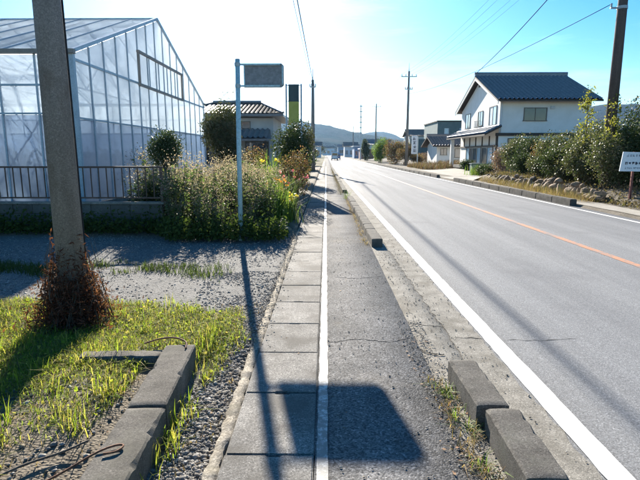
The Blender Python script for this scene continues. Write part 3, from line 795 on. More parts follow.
# front and rear long walls
fw = .92
x = GX; k = 0
mbP = {}
while x - fw > GXL - .01:
    for y_ in (GY0, GY1):
        if k:
            mb = MB(); mb.box((x, y_, EZ / 2), (.04, .05, EZ)); mb.build('glazing_bar', M['ghframe'], gh)
        for (z0, z1) in ((.26, 2.50), (2.56, 3.18), (3.24, EZ - .03)):
            key = (z0,)
            if key not in mbP:
                mb = MB(); mb.box((0, 0, 0), (fw - .05, .012, z1 - z0)); o_ = mb.build('pane', M['film_shadow' if z0 < 1 else 'film'], None); mbP[key] = o_.data; bpy.data.objects.remove(o_)
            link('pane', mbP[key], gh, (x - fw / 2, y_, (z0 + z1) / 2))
    x -= fw; k += 1
nfc = k
for y_ in (GY0, GY1):
    for zz in (2.53, 3.21):
        mb = MB(); mb.box(((GX + GXL) / 2, y_ - .01, zz), (GX - GXL, .05, .05)); mb.build('wall_rail', M['ghframe'], gh)
# roof panels and glazing bars
mb = MB(); mb.bar((0, -(GYM - GY0) / 2, -(RZ - EZ) / 2), (0, (GYM - GY0) / 2, (RZ - EZ) / 2), fw - .04, .012); o_ = mb.build('roof_pane', M['film'], None); rp1 = o_.data; bpy.data.objects.remove(o_)
mb = MB(); mb.bar((0, (GYM - GY0) / 2, -(RZ - EZ) / 2), (0, -(GYM - GY0) / 2, (RZ - EZ) / 2), fw - .04, .012); o_ = mb.build('roof_pane', M['film'], None); rp2 = o_.data; bpy.data.objects.remove(o_)
for k in range(nfc):
    x = GX - fw * (k + .5)
    link('roof_pane', rp1, gh, (x, (GY0 + GYM) / 2, (EZ + RZ) / 2 + .05)); link('roof_pane', rp2, gh, (x, (GY1 + GYM) / 2, (EZ + RZ) / 2 + .05))
    if k:
        for y_ in (GY0, GY1):
            mb = MB(); mb.bar((GX - fw * k, y_, EZ + .065), (GX - fw * k, GYM, RZ + .065), .03, .045); mb.build('roof_bar', M['ghframe'], gh)
# inner frames: columns and trusses with diagonals
for k in range(1, 5):
    x = GX - k * 2.76
    tr = MB()
    for y_ in (GY0 + .4, GY1 - .4): tr.box((x, y_, EZ / 2), (.06, .06, EZ))
    tr.bar((x, GY0 + .1, EZ - .05), (x, GY1 - .1, EZ - .05), .05, .05)
    for s in (-1, 1):
        tr.bar((x, GYM + s * (GYM - GY0) * .95, EZ), (x, GYM, RZ - .06), .05, .05)
        tr.bar((x, GYM + s * 3.2, EZ - .05), (x, GYM + s * 1.6, 5.3), .035, .035)
        tr.bar((x, GYM, EZ - .05), (x, GYM + s * 1.6, 5.3), .035, .035)
    tr.build('truss', M['ghframe'], gh)
for k in range(2):
    mb = MB(); xa = GX - .1 - 2.7 * k
    mb.bar((xa, GY0 + .3, .4), (xa - 2.5, GY0 + .3, EZ - .2), .03, .03); mb.bar((xa - 2.5, GY0 + .36, .4), (xa, GY0 + .36, EZ - .2), .03, .03); mb.build('brace', M['ghframe'], gh)
# crop rows standing inside
for k in range(4):
    rngk = np.random.default_rng(300 + k)
    x = GX - 1.2 - 1.7 * k; n = 1500
    P = np.stack([x + rngk.normal(0, .25, n), rngk.uniform(GY0 + .8, GY1 - .8, n), .25 + rngk.beta(2, 2, n) * 1.5], 1)
    t = thing('crop_row', 'withered crop row growing inside the greenhouse', 'plants', (x, GYM, 0), 'crop rows inside the greenhouse')
    put('foliage', leaf_quads(P, .16, .5, 0, rngk), M['drygrass'] if k % 2 else M['redshrub'], t)
    mb = MB()
    for yv in np.arange(GY0 + .8, GY1 - .7, .5): mb.tube((x, yv, 0), (x + rngk.uniform(-.1, .1), yv, rngk.uniform(1.0, 1.6)), .012, .005, 4)
    mb.build('stems', M['weedstem'], t)

# ------------------------------------------------------------------ garden bed on the left
def weed_me(seed, H=1.15, nst=15, spread=.30):
    rng = np.random.default_rng(seed)
    st = MB(); LP = []; TP = []; AX = []
    for s in range(nst):
        a = rng.uniform(0, 6.28); r0 = rng.uniform(0, spread * .5); h = H * rng.uniform(.6, 1.1); ln = rng.uniform(.05, .4)
        b = np.array([math.cos(a) * r0, math.sin(a) * r0, -.03]); tp = b + np.array([math.cos(a) * ln * h * .6, math.sin(a) * ln * h * .6, h])
        mid = (b + tp) / 2 + np.array([0, 0, .04]) - np.array([math.cos(a), math.sin(a), 0]) * ln * h * .12
        st.path([b, mid, tp], [.006, .0045, .0025], 4)
        m = int(34 * h / H)
        u = rng.uniform(.05, .92, m)[:, None]
        p = np.where(u < .5, b + (mid - b) * u * 2, mid + (tp - mid) * (u - .5) * 2)
        q = unit(rng.normal(size=(m, 3)) * np.array([1, 1, .5]))
        LP.append(p + q * .04); AX.append(q)
        # side twigs with seed heads
        m2 = 24
        TP.append(tp + rng.normal(size=(m2, 3)) * np.array([.06, .06, .07]) * (H))
    LP = np.concatenate(LP); AX = np.concatenate(AX); TP = np.concatenate(TP)
    lm = npmesh('foliage', *leaf_quads(LP, .085, .38, 0, rng, axis=AX), M['weed'])
    tm = npmesh('seed_heads', *leaf_quads(TP, .024, .8, 0, rng), M['weedtip'])
    o = st.build('stems', M['weedstem'], None); sm_ = o.data; bpy.data.objects.remove(o)
    return lm, tm, sm_
WM = [weed_me(40 + k) for k in range(6)]
rng = np.random.default_rng(5)
spots = []
for k in range(900):
    x = rng.uniform(-4.1, -1.15); y_ = rng.uniform(9.15, 14.0)
    if x < -3.2 and y_ < 10.2: continue
    if x > -1.4 and y_ < 9.9: continue
    if all((x - a) ** 2 + (y_ - b) ** 2 > .29 ** 2 for a, b in spots): spots.append((x, y_))
    if len(spots) >= 84: break
for i, (x, y_) in enumerate(spots):
    lm, tm, sm_ = WM[i % 6]
    front = max(0, 1 - (y_ - 9.1) / .7)
    s = (rng.uniform(.75, 1.1) + .18 * math.sin(x * 3.1 + y_ * 1.7)) * (1 - .35 * front) * (1 - .25 * max(0, (x + 1.9) / .8))
    t = thing('flowering_weed', 'tall thin weed with pale dry flower heads in the crowded garden bed', 'weed', (x, y_, lz(x, y_) - .01), 'weeds in the garden bed')
    for nm, me in (('foliage', lm), ('seed_heads', tm), ('stems', sm_)):
        o = bpy.data.objects.new(nm, me); COL.objects.link(o); o.parent = t; o['kind'] = 'stuff'
    t.scale = (s, s, s); t.rotation_euler = (0, 0, rng.uniform(0, 6.28))
# low dark ground cover along the front of the bed
rng = np.random.default_rng(9)
n = 15000
P = np.stack([rng.uniform(-10, -.72, n), 9.25 + rng.gamma(2, .22, n), np.zeros(n)], 1)
P[:, 1] -= .72 * np.clip((P[:, 0] + 3.3) / .5, 0, 1)
P = P[(P[:, 1] < 10.6) & ~((P[:, 0] < -3.1) & (P[:, 1] > 9.62))]
P[:, 2] = np.abs(rng.normal(0, .17, len(P))) + .02 + .1 * np.clip(P[:, 1] - 9.3, 0, 1)
tag(put('ground_cover', leaf_quads(P, .07, .55, .2, rng), M['grassdark']), 'dark leafy ground cover along the front of the garden bed', 'ground cover', kind='stuff')
# leafy green flower clumps near the path
def clump(name, label, x, y_, h, n, mat, petal, npet, seed, spread=.22, wd=.022, psize=.05, hp_=1.0):
    rng = np.random.default_rng(seed); z = lz(x, y_)
    t = thing(name, label, 'flowers', (x, y_, z))
    P = np.stack([x + rng.normal(0, spread * .5, n), y_ + rng.normal(0, spread * .5, n), np.full(n, z - .02)], 1)
    put('foliage', blades(P, h, wd, .7, rng), mat, t)
    if petal:
        c = np.stack([x + rng.normal(0, spread, npet), y_ + rng.normal(0, spread, npet), z + h * hp_ * rng.uniform(.75, 1.1, npet)], 1)
        C = (c[:, None, :] + rng.normal(0, psize * .45, (npet, 9, 3))).reshape(-1, 3)
        put('petals', leaf_quads(C, psize, .8, 0, rng), petal, t)['kind'] = 'stuff'
        mb = MB()
        for q in c: mb.path([(x + (q[0] - x) * .3, y_ + (q[1] - y_) * .3, z - .02), tuple(q)], [.004, .002], 4)
        mb.build('stems', M['weedstem'], t)
    return t
clump('leafy_clump', 'bright green strappy leaf clump by the path edge', -1.06, 10.6, .58, 380, M['brightgreen'], None, 0, 71, .34, .03)
clump('leafy_clump', 'bright green strappy leaf clump below orange flowers', -1.3, 11.2, .68, 380, M['brightgreen'], None, 0, 72, .34, .03)
clump('marigold', 'orange flowers blooming among green leaves', -1.3, 12.0, .8, 260, M['brightgreen'], M['marigold'], 22, 73, .26, .02, .045, 1.0)
clump('pink_flower', 'small pink flowers beside the reddish shrub', -.95, 12.9, .85, 160, M['weed'], M['pinkpetal'], 10, 74, .16, .02, .045, 1.1)
clump('yellow_flower', 'small yellow flowers at the path edge', -.80, 10.9, .5, 120, M['weed'], M['yellowpetal'], 5, 75, .14, .02, .055, 1.1)
clump('yellow_flower', 'yellow flowers on leafy plant below the dark round bush', -1.75, 15.0, 1.2, 200, M['brightgreen'], M['yellowpetal'], 5, 76, .3, .03, .07, 1.0)
# rocks edging the bed
def rock(parent, c, s, seed, name='stone', mat=None):
    rr = random.Random(seed)
    bm = bmesh.new()
    for _ in range(26):
        p = Vector((rr.gauss(0, 1), rr.gauss(0, 1), rr.gauss(0, 1))).normalized() * rr.uniform(.85, 1.1)
        bm.verts.new((p.x * s[0], p.y * s[1], p.z * s[2]))
    r = bmesh.ops.convex_hull(bm, input=bm.verts)
    bmesh.ops.delete(bm, geom=[v for v in bm.verts if not v.link_faces], context='VERTS')
    bmesh.ops.bevel(bm, geom=list(bm.edges), offset=min(s) * .10, segments=1, affect='EDGES')
    bmesh.ops.rotate(bm, verts=bm.verts, matrix=Matrix.Rotation(rr.uniform(0, 6.28), 3, 'Z'))
    me = bpy.data.meshes.new(name); bm.to_mesh(me); bm.free(); me.materials.append(mat or M['rock'])
    return link(name, me, parent, c)
for i, (c, s, lab) in enumerate([((-1.05, 9.42, .03), (.22, .14, .10), 'flat pale rock at the front of the garden bed'),
                                 ((-.80, 9.75, .02), (.12, .13, .09), 'small rock where the garden bed meets the path'),
                                 ((-.76, 10.9, .03), (.11, .16, .10), 'rock beside the path below yellow flowers'),
                                 ((-1.55, 9.4, .03), (.16, .11, .08), 'dark rock half buried in ground cover')]):
    tag(rock(None, c, s, 500 + i, 'rock'), lab, 'rock')

# trees and shrubs on the left
shrub('topiary', 'round clipped evergreen against the greenhouse wall', 'tree', (-3.72, 11.4, .05), .86, .86, 2.05, M['darkleaf'], n=9000, ls=.042, k=60, trunk=1.12, seed=81, bl=.5, stem_r=.018, fill=.35)
shrub('shrub', 'dark broadleaf shrub squeezed between railing and weeds', 'shrub', (-3.75, 10.5, .1), 1.0, .7, 1.0, M['darkleaf'], n=1500, ls=.06, k=14, seed=82)
shrub('evergreen_tree', 'dark bushy conifer beside the greenhouse far corner', 'tree', (-4.5, 22, .05), 2.0, 1.9, 3.75, M['conifer'], n=14000, ls=.13, k=34, trunk=.5, seed=83, aspect=.3, stem_r=.04, up=.8)
shrub('evergreen_tree', 'tall dark round bush below the yellow sign board', 'tree', (-1.32, 19.0, .05), 1.5, 1.5, 2.8, M['darkleaf'], n=11000, ls=.085, k=34, trunk=.25, seed=84, stem_r=.03)
shrub('shrub', 'reddish leaved shrub leaning over the footpath', 'shrub', (-.93, 14.6, .05), .95, 1.0, 1.66, M['redshrub'], n=3600, ls=.06, k=24, seed=85, up=.5)
shrub('shrub', 'loose olive shrub behind the yellow sign board', 'tree', (-1.35, 26, .05), 1.7, 2.2, 3.3, M['conifer'], n=6000, ls=.11, k=26, seed=86)
shrub('shrub', 'small green shrub behind the pale weeds', 'shrub', (-2.9, 16.0, .05), 1.4, 1.2, 1.35, M['weed'], n=3000, ls=.07, k=18, seed=87)
shrub('shrub', 'rusty brown shrub in front of the tiled house', 'shrub', (-2.8, 19.0, .05), 1.5, 1.4, 1.75, M['redshrub'], n=3000, ls=.08, k=18, seed=88)
shrub('shrub', 'olive hedge shrub along the footpath near the wire pole', 'shrub', (-1.5, 33, .05), 1.5, 4.0, 1.9, M['conifer'], n=4000, ls=.12, k=22, seed=89)
shrub('shrub', 'far green hedge at the footpath side', 'shrub', (-1.7, 45, .05), 1.6, 8.0, 2.2, M['weed'], n=4000, ls=.16, k=22, seed=90)
shrub('shrub', 'hedge shrub next to the footpath far end', 'shrub', (-1.9, 62, .05), 1.8, 12.0, 2.4, M['conifer'], n=4000, ls=.2, k=22, seed=91)

# yellow and dark sign board between two posts
bn = thing('sign_board', 'tall narrow board, dark above yellow, between two grey posts', 'sign', (-1.42, 22.3, 0))
for xx in (-1.76, -1.10):
    mb = MB(); mb.tube((xx, 22.3, -.1), (xx, 22.3, 4.55), .035, n=10); mb.build('post', M['steel'], bn, smooth=True)
mb = MB(); mb.box((-1.43, 22.3, 4.17), (.46, .06, .72)); mb.build('upper_panel', M['banner_dark'], bn)
mb = MB(); mb.box((-1.43, 22.3, 3.35), (.46, .06, .90)); mb.build('lower_panel', M['banner_yellow'], bn)
for zz in (4.5, 3.82, 2.92):
    mb = MB(); mb.box((-1.43, 22.345, zz), (.66, .03, .03)); mb.build('crossbar', M['steel'], bn)

# ------------------------------------------------------------------ tiled roofs
def tile_slope(name, a, u, v, wd, ln, mat, parent, col=.34, row=.30, amp=.11):
    """a: eave start corner, u: unit along eave, v: unit up slope; wavy stepped tiles"""
    a, u, v = Vector(a), Vector(u).normalized(), Vector(v).normalized(); nrm = u.cross(v)
    if nrm.z < 0: nrm = -nrm
    nc = max(1, round(wd / col)) * 6; nr = max(1, round(ln / row))
    s = np.linspace(0, wd, nc + 1); wave = amp * (np.abs(np.sin(s / wd * (nc / 6) * math.pi)) ** 3)
    rows = []
    for r in range(nr):
        l0, l1 = ln * r / nr, ln * (r + 1) / nr
        for l, h in ((l0, .045), (l1 + .01, .012)):
            rows.append(np.array(a)[None] + np.array(u)[None] * s[:, None] + np.array(v)[None] * l + np.array(nrm)[None] * (wave + h)[:, None])
    V = np.concatenate(rows); n = nc + 1
    ii = np.arange(len(rows) - 1)[:, None] * n + np.arange(nc)[None]
    Q = np.stack([ii, ii + 1, ii + n + 1, ii + n], -1).reshape(-1, 4)
    o = put(name, (V, Q), mat, parent); o['kind'] = 'stuff'
    return o

def gable_roof_x(parent, x0, x1, y0, y1, ze, zr, mat, ridge=True, thick=.12, trim=None):
    """ridge along X"""
    ym = (y0 + y1) / 2; half = ym - y0; ln = math.hypot(half, zr - ze)
    mb = MB()
    mb.add([(x0, y0, ze), (x1, y0, ze), (x1, ym, zr), (x0, ym, zr), (x0, y1, ze), (x1, y1, ze),
            (x0, y0, ze - thick), (x1, y0, ze - thick), (x1, ym, zr - thick), (x0, ym, zr - thick), (x0, y1, ze - thick), (x1, y1, ze - thick)],
           [(0, 1, 2, 3), (3, 2, 5, 4), (7, 6, 9, 8), (8, 9, 10, 11), (0, 6, 7, 1), (4, 5, 11, 10), (0, 3, 9, 6), (3, 4, 10, 9), (1, 7, 8, 2), (2, 8, 11, 5)])
    roof = mb.build('roof', trim or M['timber'], parent)
    tile_slope('tiles', (x0, y0, ze), (1, 0, 0), (0, half, zr - ze), x1 - x0, ln, mat, roof)
    tile_slope('tiles', (x0, y1, ze), (1, 0, 0), (0, -half, zr - ze), x1 - x0, ln, mat, roof)
    if ridge:
        mb = MB(); mb.box(((x0 + x1) / 2, ym, zr + .12), (x1 - x0 + .06, .26, .22)); mb.tube((x0 - .05, ym, zr + .25), (x1 + .05, ym, zr + .25), .1, n=10); mb.build('ridge', mat, roof)
    return roof

def window(parent, c, w_, h, face, frame='winframe', glass='glass', mull=1, proud=.05):
    """face: '-x' or '-y' outward direction; c = centre on the wall plane"""
    cx, cy, cz = c
    def bx(mb, a, z, da, dz, dep, outp):
        if face == '-y': mb.box((cx + a, cy - outp + dep / 2, cz + z), (da, dep, dz))
        else: mb.box((cx - outp + dep / 2, cy + a, cz + z), (dep, da, dz))
    fr = MB(); t = .06
    bx(fr, 0, h / 2 - t / 2, w_, t, proud + .03, proud); bx(fr, 0, -h / 2 + t / 2, w_ + .08, t, proud + .06, proud + .03)
    for s in (-1, 1): bx(fr, s * (w_ / 2 - t / 2), 0, t, h - 2 * t, proud + .03, proud)
    f = fr.build('window', M[frame], parent)
    n = mull + 1; iw = (w_ - 2 * t) / n
    for k in range(n):
        p = MB(); bx(p, -w_ / 2 + t + iw * (k + .5), 0, iw - .03, h - 2 * t - .002, .02, .012 + .006 * (k % 2)); p.build('pane', M[glass if not isinstance(glass, (list, tuple)) else glass[k % len(glass)]], f)
    for k in range(1, n):
        p = MB(); bx(p, -w_ / 2 + t + iw * k, 0, .045, h - 2 * t - .002, .04, .035); p.build('mullion', M[frame], f)
    return f

# white two storey house across the road
HX0, HX1, HY0, HY1 = 13.1, 19.9, 38.2, 48.8
hs = thing('house', 'white two storey house with dark tiled gable roof behind shrubs', 'house', (16.5, 43.5, .3))
HYM = (HY0 + HY1) / 2; EZH, RZH = 5.5, 8.05
gw = [(HY0, .2), (HY1, .2), (HY1, EZH - .05), (HYM, RZH - .42), (HY0, EZH - .05)]
mb = MB(); mb.prism(gw, HX0, HX1, 'x'); mb.build('wall', M['plaster'], hs)
mb = MB(); mb.box(((HX0 + HX1) / 2, HYM, .3), (HX1 - HX0 + .06, HY1 - HY0 + .06, .6)); mb.build('foundation', M['conc'], hs)
rf = gable_roof_x(hs, 12.62, 20.35, 37.4, 49.6, 5.45, 7.98, M['tile'], trim=M['timber'])
for s, yy_ in ((0, 37.4), (1, 49.6)):   # white barge boards under the verge
    mb = MB(); mb.bar((12.66, yy_, 5.27), (12.66, HYM, 7.80), .06, .26); mb.build('barge_board', M['plaster'], rf)
mb = MB(); mb.box((HX0 - .03, HYM, 7.25), (.05, .5, .28)); mb.build('gable_vent', M['timber'], hs)
window(hs, (15.75, HY0, 4.45), 1.75, 1.0, '-y', mull=1)
mb = MB(); mb.box((17.0, HY0 - .04, 4.95), (.3, .12, .22)); mb.build('vent_hood', M['alum'], hs)
for yc, ww, h_, g_ in ((39.75, 1.7, 1.5, ('blueglass', 'alum')), (42.9, 1.3, 1.25, ('blueglass', 'glass')), (46.6, 1.5, 1.35, ('glass', 'blueglass'))):
    window(hs, (HX0, yc, 4.45), ww, h_, '-x', frame='winframe', glass=g_)
mb = MB()
for k in range(6): mb.box((HX0 - .32, 42.3 + k * .24, 4.0), (.025, .025, .5))
mb.box((HX0 - .32, 42.9, 4.26), (.04, 1.35, .04)); mb.box((HX0 - .32, 42.9, 3.76), (.04, 1.35, .04))
for yv in (42.25, 43.55): mb.box((HX0 - .16, yv, 3.76), (.32, .04, .04))
mb.build('balcony_rail', M['winframe'], hs)
# pent roof over the ground floor on the road side, short return on the camera side
mb = MB(); mb.add([(11.85, 37.6, 3.0), (11.85, 49.4, 3.0), (HX0, 49.4, 3.62), (HX0, 37.6, 3.62), (11.85, 37.6, 2.88), (11.85, 49.4, 2.88), (HX0, 49.4, 3.5), (HX0, 37.6, 3.5)],
                  [(0, 1, 2, 3), (7, 6, 5, 4), (0, 4, 5, 1), (1, 5, 6, 2), (3, 7, 4, 0)])
pr = mb.build('pent_roof', M['timber'], hs)
tile_slope('tiles', (11.85, 37.6, 3.0), (0, 1, 0), (1.25, 0, .62), 11.8, 1.39, M['tile'], pr)
mb = MB(); mb.box((16.4, HY0 - .06, 2.98), (7.1, .14, .22)); mb.build('band_beam', M['timber'], hs)
mb = MB(); mb.box((HX0 - .03, 38.35, 1.55), (.2, .2, 2.8)); mb.build('corner_post', M['timber'], hs)
for yv in (40.2, 42.0, 43.8, 45.6, 47.4):
    mb = MB(); mb.box((HX0 - .03, yv, 2.55), (.09, .1, .75)); mb.build('stud', M['timber'], hs)
mb = MB(); mb.box((HX0 - .035, HYM, 2.13), (.1, HY1 - HY0, .13)); mb.build('lintel', M['timber'], hs)
for a, b in ((39.2, 41.9), (42.2, 46.6)):
    n = 2 if b - a < 3 else 4; wv = (b - a) / n
    for k in range(n):
        d = MB(); y0_ = a + k * wv
        d.box((HX0 - .04, y0_ + wv / 2, 2.03), (.06, wv, .07)); d.box((HX0 - .04, y0_ + wv / 2, .7), (.06, wv, .12))
        for yv in (y0_ + .035, y0_ + wv - .035): d.box((HX0 - .042, yv, 1.37), (.056, .07, 1.25))
        dd = d.build('sliding_door', M['winframe'], hs)
        p = MB(); p.box((HX0 - .025, y0_ + wv / 2, 1.37), (.03, wv - .14, 1.24)); p.build('pane', M['blueglass'] if k % 3 == 0 else M['glass'], dd)
mb = MB(); mb.box((12.2, 48.4, 1.55), (.3, .3, 2.6)); mb.build('porch_pillar', M['plaster'], hs)
mb = MB(); mb.box((12.45, 44, .42), (1.0, 5.5, .25)); mb.build('porch_step', M['conc'], hs)
window(hs, (14.9, HY0, 2.2), 2.2, 1.0, '-y', mull=1)
mb = MB(); mb.path([(HX0 + .1, HY0 - .09, 5.3), (HX0 + .1, HY0 - .09, 3.1)], .04, 8); mb.build('downpipe', M['alum'], hs)

# small tiled outhouse behind it
oh = thing('outhouse', 'small white outhouse with grey tiled roof beside the dry russet grass', 'outhouse', (14.5, 62, 0))
mb = MB(); mb.prism([(59.5, .1), (65, .1), (65, 2.55), (62.2, 3.3), (59.5, 2.55)], 13.2, 18.2, 'x'); mb.build('wall', M['plaster'], oh)
gable_roof_x(oh, 12.5, 18.9, 58.6, 65.9, 2.45, 3.6, M['tile2'])
window(oh, (14.0, 59.5, 1.75), .8, .8, '-y'); window(oh, (16.4, 59.5, 1.6), 2.2, 1.1, '-y')
# grey green commercial building
gb = thing('building', 'flat roofed dark green two storey building beyond the white house', 'building', (24, 92, 0))
mb = MB(); mb.box((25.2, 95, 3.55), (11.0, 12, 7.1)); mb.build('wall', M['greenwall'], gb)
mb = MB(); mb.box((17.6, 97, 2.1), (4.0, 8, 4.2)); mb.build('annex', M['greenwall'], gb)
mb = MB(); mb.box((25.2, 95, 7.2), (11.3, 12.3, .2)); mb.build('parapet', M['timber'], gb)
for x in (21.3, 24.0, 26.7, 29.2): window(gb, (x, 89, 5.2), .8, 1.5, '-y', frame='alum', glass='blueglass', mull=0)
for x in (21.3, 24.0, 26.7): window(gb, (x, 89, 2.2), 1.4, 1.3, '-y', frame='alum', glass='glass')
# far pale building left of it
fb = thing('building', 'long pale low building between wire pole and dark green building', 'building', (24, 130, 0))
mb = MB(); mb.box((27, 134, 3.1), (11, 8, 6.2)); mb.build('wall', M['plaster2'], fb)
gable_roof_x(fb, 21, 33, 129.5, 138.5, 6.1, 7.6, M['tile2'])

# tiled house on the left
hl = thing('house', 'low house with glinting grey tiled roof behind the garden', 'house', (-5.5, 34, 0))
mb = MB(); mb.prism([(33.2, .1), (39.2, .1), (39.2, 3.85), (36.2, 4.75), (33.2, 3.85)], -9.3, -3.5, 'x'); mb.build('wall', M['plaster2'], hl)
# hipped right end: build as gable with a shortened ridge
def hip_roof(parent, x0, x1, y0, y1, ze, zr, inset, mat):
    ym = (y0 + y1) / 2; half = ym - y0
    mb = MB(); mb.add([(x0, y0, ze), (x1, y0, ze), (x1, y1, ze), (x0, y1, ze), (x0 + inset, ym, zr), (x1 - inset, ym, zr), (x0, y0, ze - .14), (x1, y0, ze - .14), (x1, y1, ze - .14), (x0, y1, ze - .14)],
                      [(0, 1, 5, 4), (2, 3, 4, 5), (1, 2, 5), (3, 0, 4), (9, 8, 7, 6), (0, 6, 7, 1), (1, 7, 8, 2), (2, 8, 9, 3), (3, 9, 6, 0)])
    roof = mb.build('roof', mat, parent)
    # wavy tile courses clipped to the hips
    nc = int((x1 - x0) / .27); nr = int(math.hypot(half, zr - ze) / .24)
    for s in (1, -1):
        V = []; Q = []
        for r in range(nr):
            u0, u1 = r / nr, (r + 1) / nr
            for c in range(nc * 4):
                xa = x0 + (x1 - x0) * c / (nc * 4); xb = x0 + (x1 - x0) * (c + 1) / (nc * 4)
                lo, hi = x0 + inset * u1, x1 - inset * u1
                if xa < lo or xb > hi: continue
                ha = .04 * abs(math.sin(c / 4 * math.pi)); hb = .04 * abs(math.sin((c + 1) / 4 * math.pi))
                b = len(V)
                for (xx, u, h) in ((xa, u0, ha + .05), (xb, u0, hb + .05), (xb, u1, hb + .015), (xa, u1, ha + .015)):
                    V.append((xx, ym - s * half * (1 - u), ze + (zr - ze) * u + h))
                Q.append((b, b + 1, b + 2, b + 3))
        o = put('tiles', (np.array(V), np.array(Q)), mat, roof); o['kind'] = 'stuff'
    mb = MB(); mb.tube((x0 + inset, ym, zr + .1), (x1 - inset, ym, zr + .1), .13, n=10)
    for (cx_, ex) in ((x0, x0 + inset), (x1, x1 - inset)):
        for yv in (y0, y1): mb.tube((cx_, yv, ze + .08), (ex, ym, zr + .08), .09, n=8)
    mb.build('ridge', mat, roof)
    return roof
hip_roof(hl, -10.0, -2.75, 32.2, 40.2, 4.05, 5.05, 1.9, M['tile2'])
mb = MB(); mb.add([(-8.8, 31.0, 2.45), (-3.4, 31.0, 2.45), (-3.7, 33.2, 3.1), (-8.5, 33.2, 3.1), (-8.8, 31.0, 2.33), (-3.4, 31.0, 2.33), (-3.7, 33.2, 2.98), (-8.5, 33.2, 2.98)],
                  [(0, 1, 2, 3), (7, 6, 5, 4), (0, 4, 5, 1), (1, 5, 6, 2), (3, 7, 4, 0)])
pr2 = mb.build('pent_roof', M['tile2'], hl)
tile_slope('tiles', (-8.7, 31.0, 2.45), (1, 0, 0), (0, 2.2, .65), 5.0, 2.29, M['tile2'], pr2)
for xx in (-8.4, -6.1, -3.8):
    mb = MB(); mb.box((xx, 31.25, 1.2), (.14, .14, 2.4)); mb.build('porch_post', M['timber'], hl)
window(hl, (-4.6, 33.2, 1.6), 1.6, 1.5, '-y'); window(hl, (-7.3, 33.2, 1.6), 2.2, 1.5, '-y'); window(hl, (-5.6, 33.2, 3.4), 1.2, .5, '-y')

# ------------------------------------------------------------------ rock wall, shrubs and sign on the right
rwall = thing('rock_wall', 'low garden wall of tan rocks below the dark hedge', 'wall', (9, 22, 0))
rr = random.Random(77)
yv = 15.6; k = 0
while yv < 28:
    s = rr.uniform(.13, .34)
    xw = 8.62 + .05 * (yv - 16) + rr.uniform(-.12, .10)
    hgt = rr.uniform(.16, .30) if yv > 17 else .15
    rock(rwall, (xw, yv, .05 + hgt * .6), (s * rr.uniform(.7, 1), s * rr.uniform(.75, 1), hgt), 600 + k)
    if rr.random() < .6: rock(rwall, (xw + .16, yv + .1, .05 + hgt * 1.5), (s * .7, s * .7, .15), 700 + k)
    yv += s * 1.35; k += 1
def rshrub(px, Y, w_, d_, topy, mat, label, n=5000, ls=.08, seed=1, k=26, **kw):
    X = (px - 326) / 490 * Y; zt = 1.55 + (153.5 - topy) / 490 * Y; z0 = rz(X - ox(Y), Y)
    return shrub('shrub', label, 'shrub', (X, Y, z0), w_, d_, zt - z0, mat, n=n, ls=ls, seed=seed, k=k, **kw)
HEDGE = [(500, 31.5, 1.5, 1.5, 147, 'purpleleaf', 'purplish leaved shrub at the house corner', 4500, .09),
         (513, 28.5, 1.5, 1.5, 140, 'camellia', 'grey green shrub between purplish and russet shrubs', 6000, .09),
         (527, 27.0, 1.5, 1.5, 138, 'darkleaf', 'dark upright shrub beyond the russet shrub', 6000, .09),
         (538, 25.0, 1.1, 1.2, 145, 'redshrub', 'russet shrub between two evergreen shrubs', 4000, .08),
         (549, 24.0, 1.5, 1.5, 137, 'camellia', 'glossy shrub above the tan rocks', 6500, .09),
         (565, 22.0, 1.6, 1.5, 132, 'camellia', 'glossy shrub touching the russet shrub side of the sapling', 7000, .09),
         (582, 20.5, 1.6, 1.5, 129, 'camellia', 'tall glossy evergreen shrub under the yellow sapling', 8000, .09),
         (597, 19.2, 1.4, 1.4, 123, 'camellia', 'glossy shrub left of the dark utility pole', 7000, .085),
         (612, 18.2, 1.4, 1.4, 118, 'darkleaf', 'dark dense shrub right behind the dark utility pole', 8000, .08),
         (629, 17.2, 1.5, 1.6, 109, 'darkleaf', 'tallest dark shrub behind the white notice', 9000, .08),
         (652, 16.8, 1.6, 1.6, 107, 'brightgreen', 'lighter green shrub beyond the white notice', 7000, .08),
         (615, 16.4, 1.0, .7, 150, 'darkleaf', 'low dark shrub beside the notice post', 4500, .065),
         (642, 16.0, 1.1, .7, 146, 'darkleaf', 'low dark shrub under the white notice', 4500, .065),
         (590, 17.9, 1.2, .9, 152, 'camellia', 'low glossy shrub at the rock wall end', 4500, .075),
         (568, 19.8, 1.2, .9, 156, 'camellia', 'low glossy shrub spilling over the rocks', 4500, .075),
         (603, 16.5, 1.2, .8, 134, 'camellia', 'glossy shrub hiding the foot of the dark pole', 7000, .07),
         (622, 16.7, 1.2, .8, 127, 'darkleaf', 'dark shrub between dark pole and white notice', 7000, .07),
         (577, 18.6, 1.3, .9, 141, 'camellia', 'rounded glossy shrub below the yellow sapling', 6000, .075),
         (553, 20.8, 1.3, 1.0, 150, 'darkleaf', 'rounded dark shrub over the middle of the rock wall', 5500, .075),
         (537, 22.6, 1.2, 1.0, 157, 'camellia', 'low glossy shrub over the rock wall by the russet shrub', 4500, .075),
         (520, 25.2, 1.3, 1.0, 156, 'darkleaf', 'low dark shrub over the far end of the rock wall', 4500, .08),
         (700, 17.0, 2.4, 2.2, 104, 'conifer', 'olive hedge shrub farthest from the house', 6000, .09)]
for i_, (px_, Y_, w_, d_, ty_, m_, lab_, n_, ls_) in enumerate(HEDGE):
    rshrub(px_, Y_, w_ * 1.22, d_ * 1.2, ty_ - 4, M[m_], lab_, n=n_, ls=ls_, seed=900 + i_, k=30)
rshrub(480, 34, 1.0, .9, 163, M['darkleaf'], 'small dark bush beside the house porch', n=1800, seed=110, ls=.08)
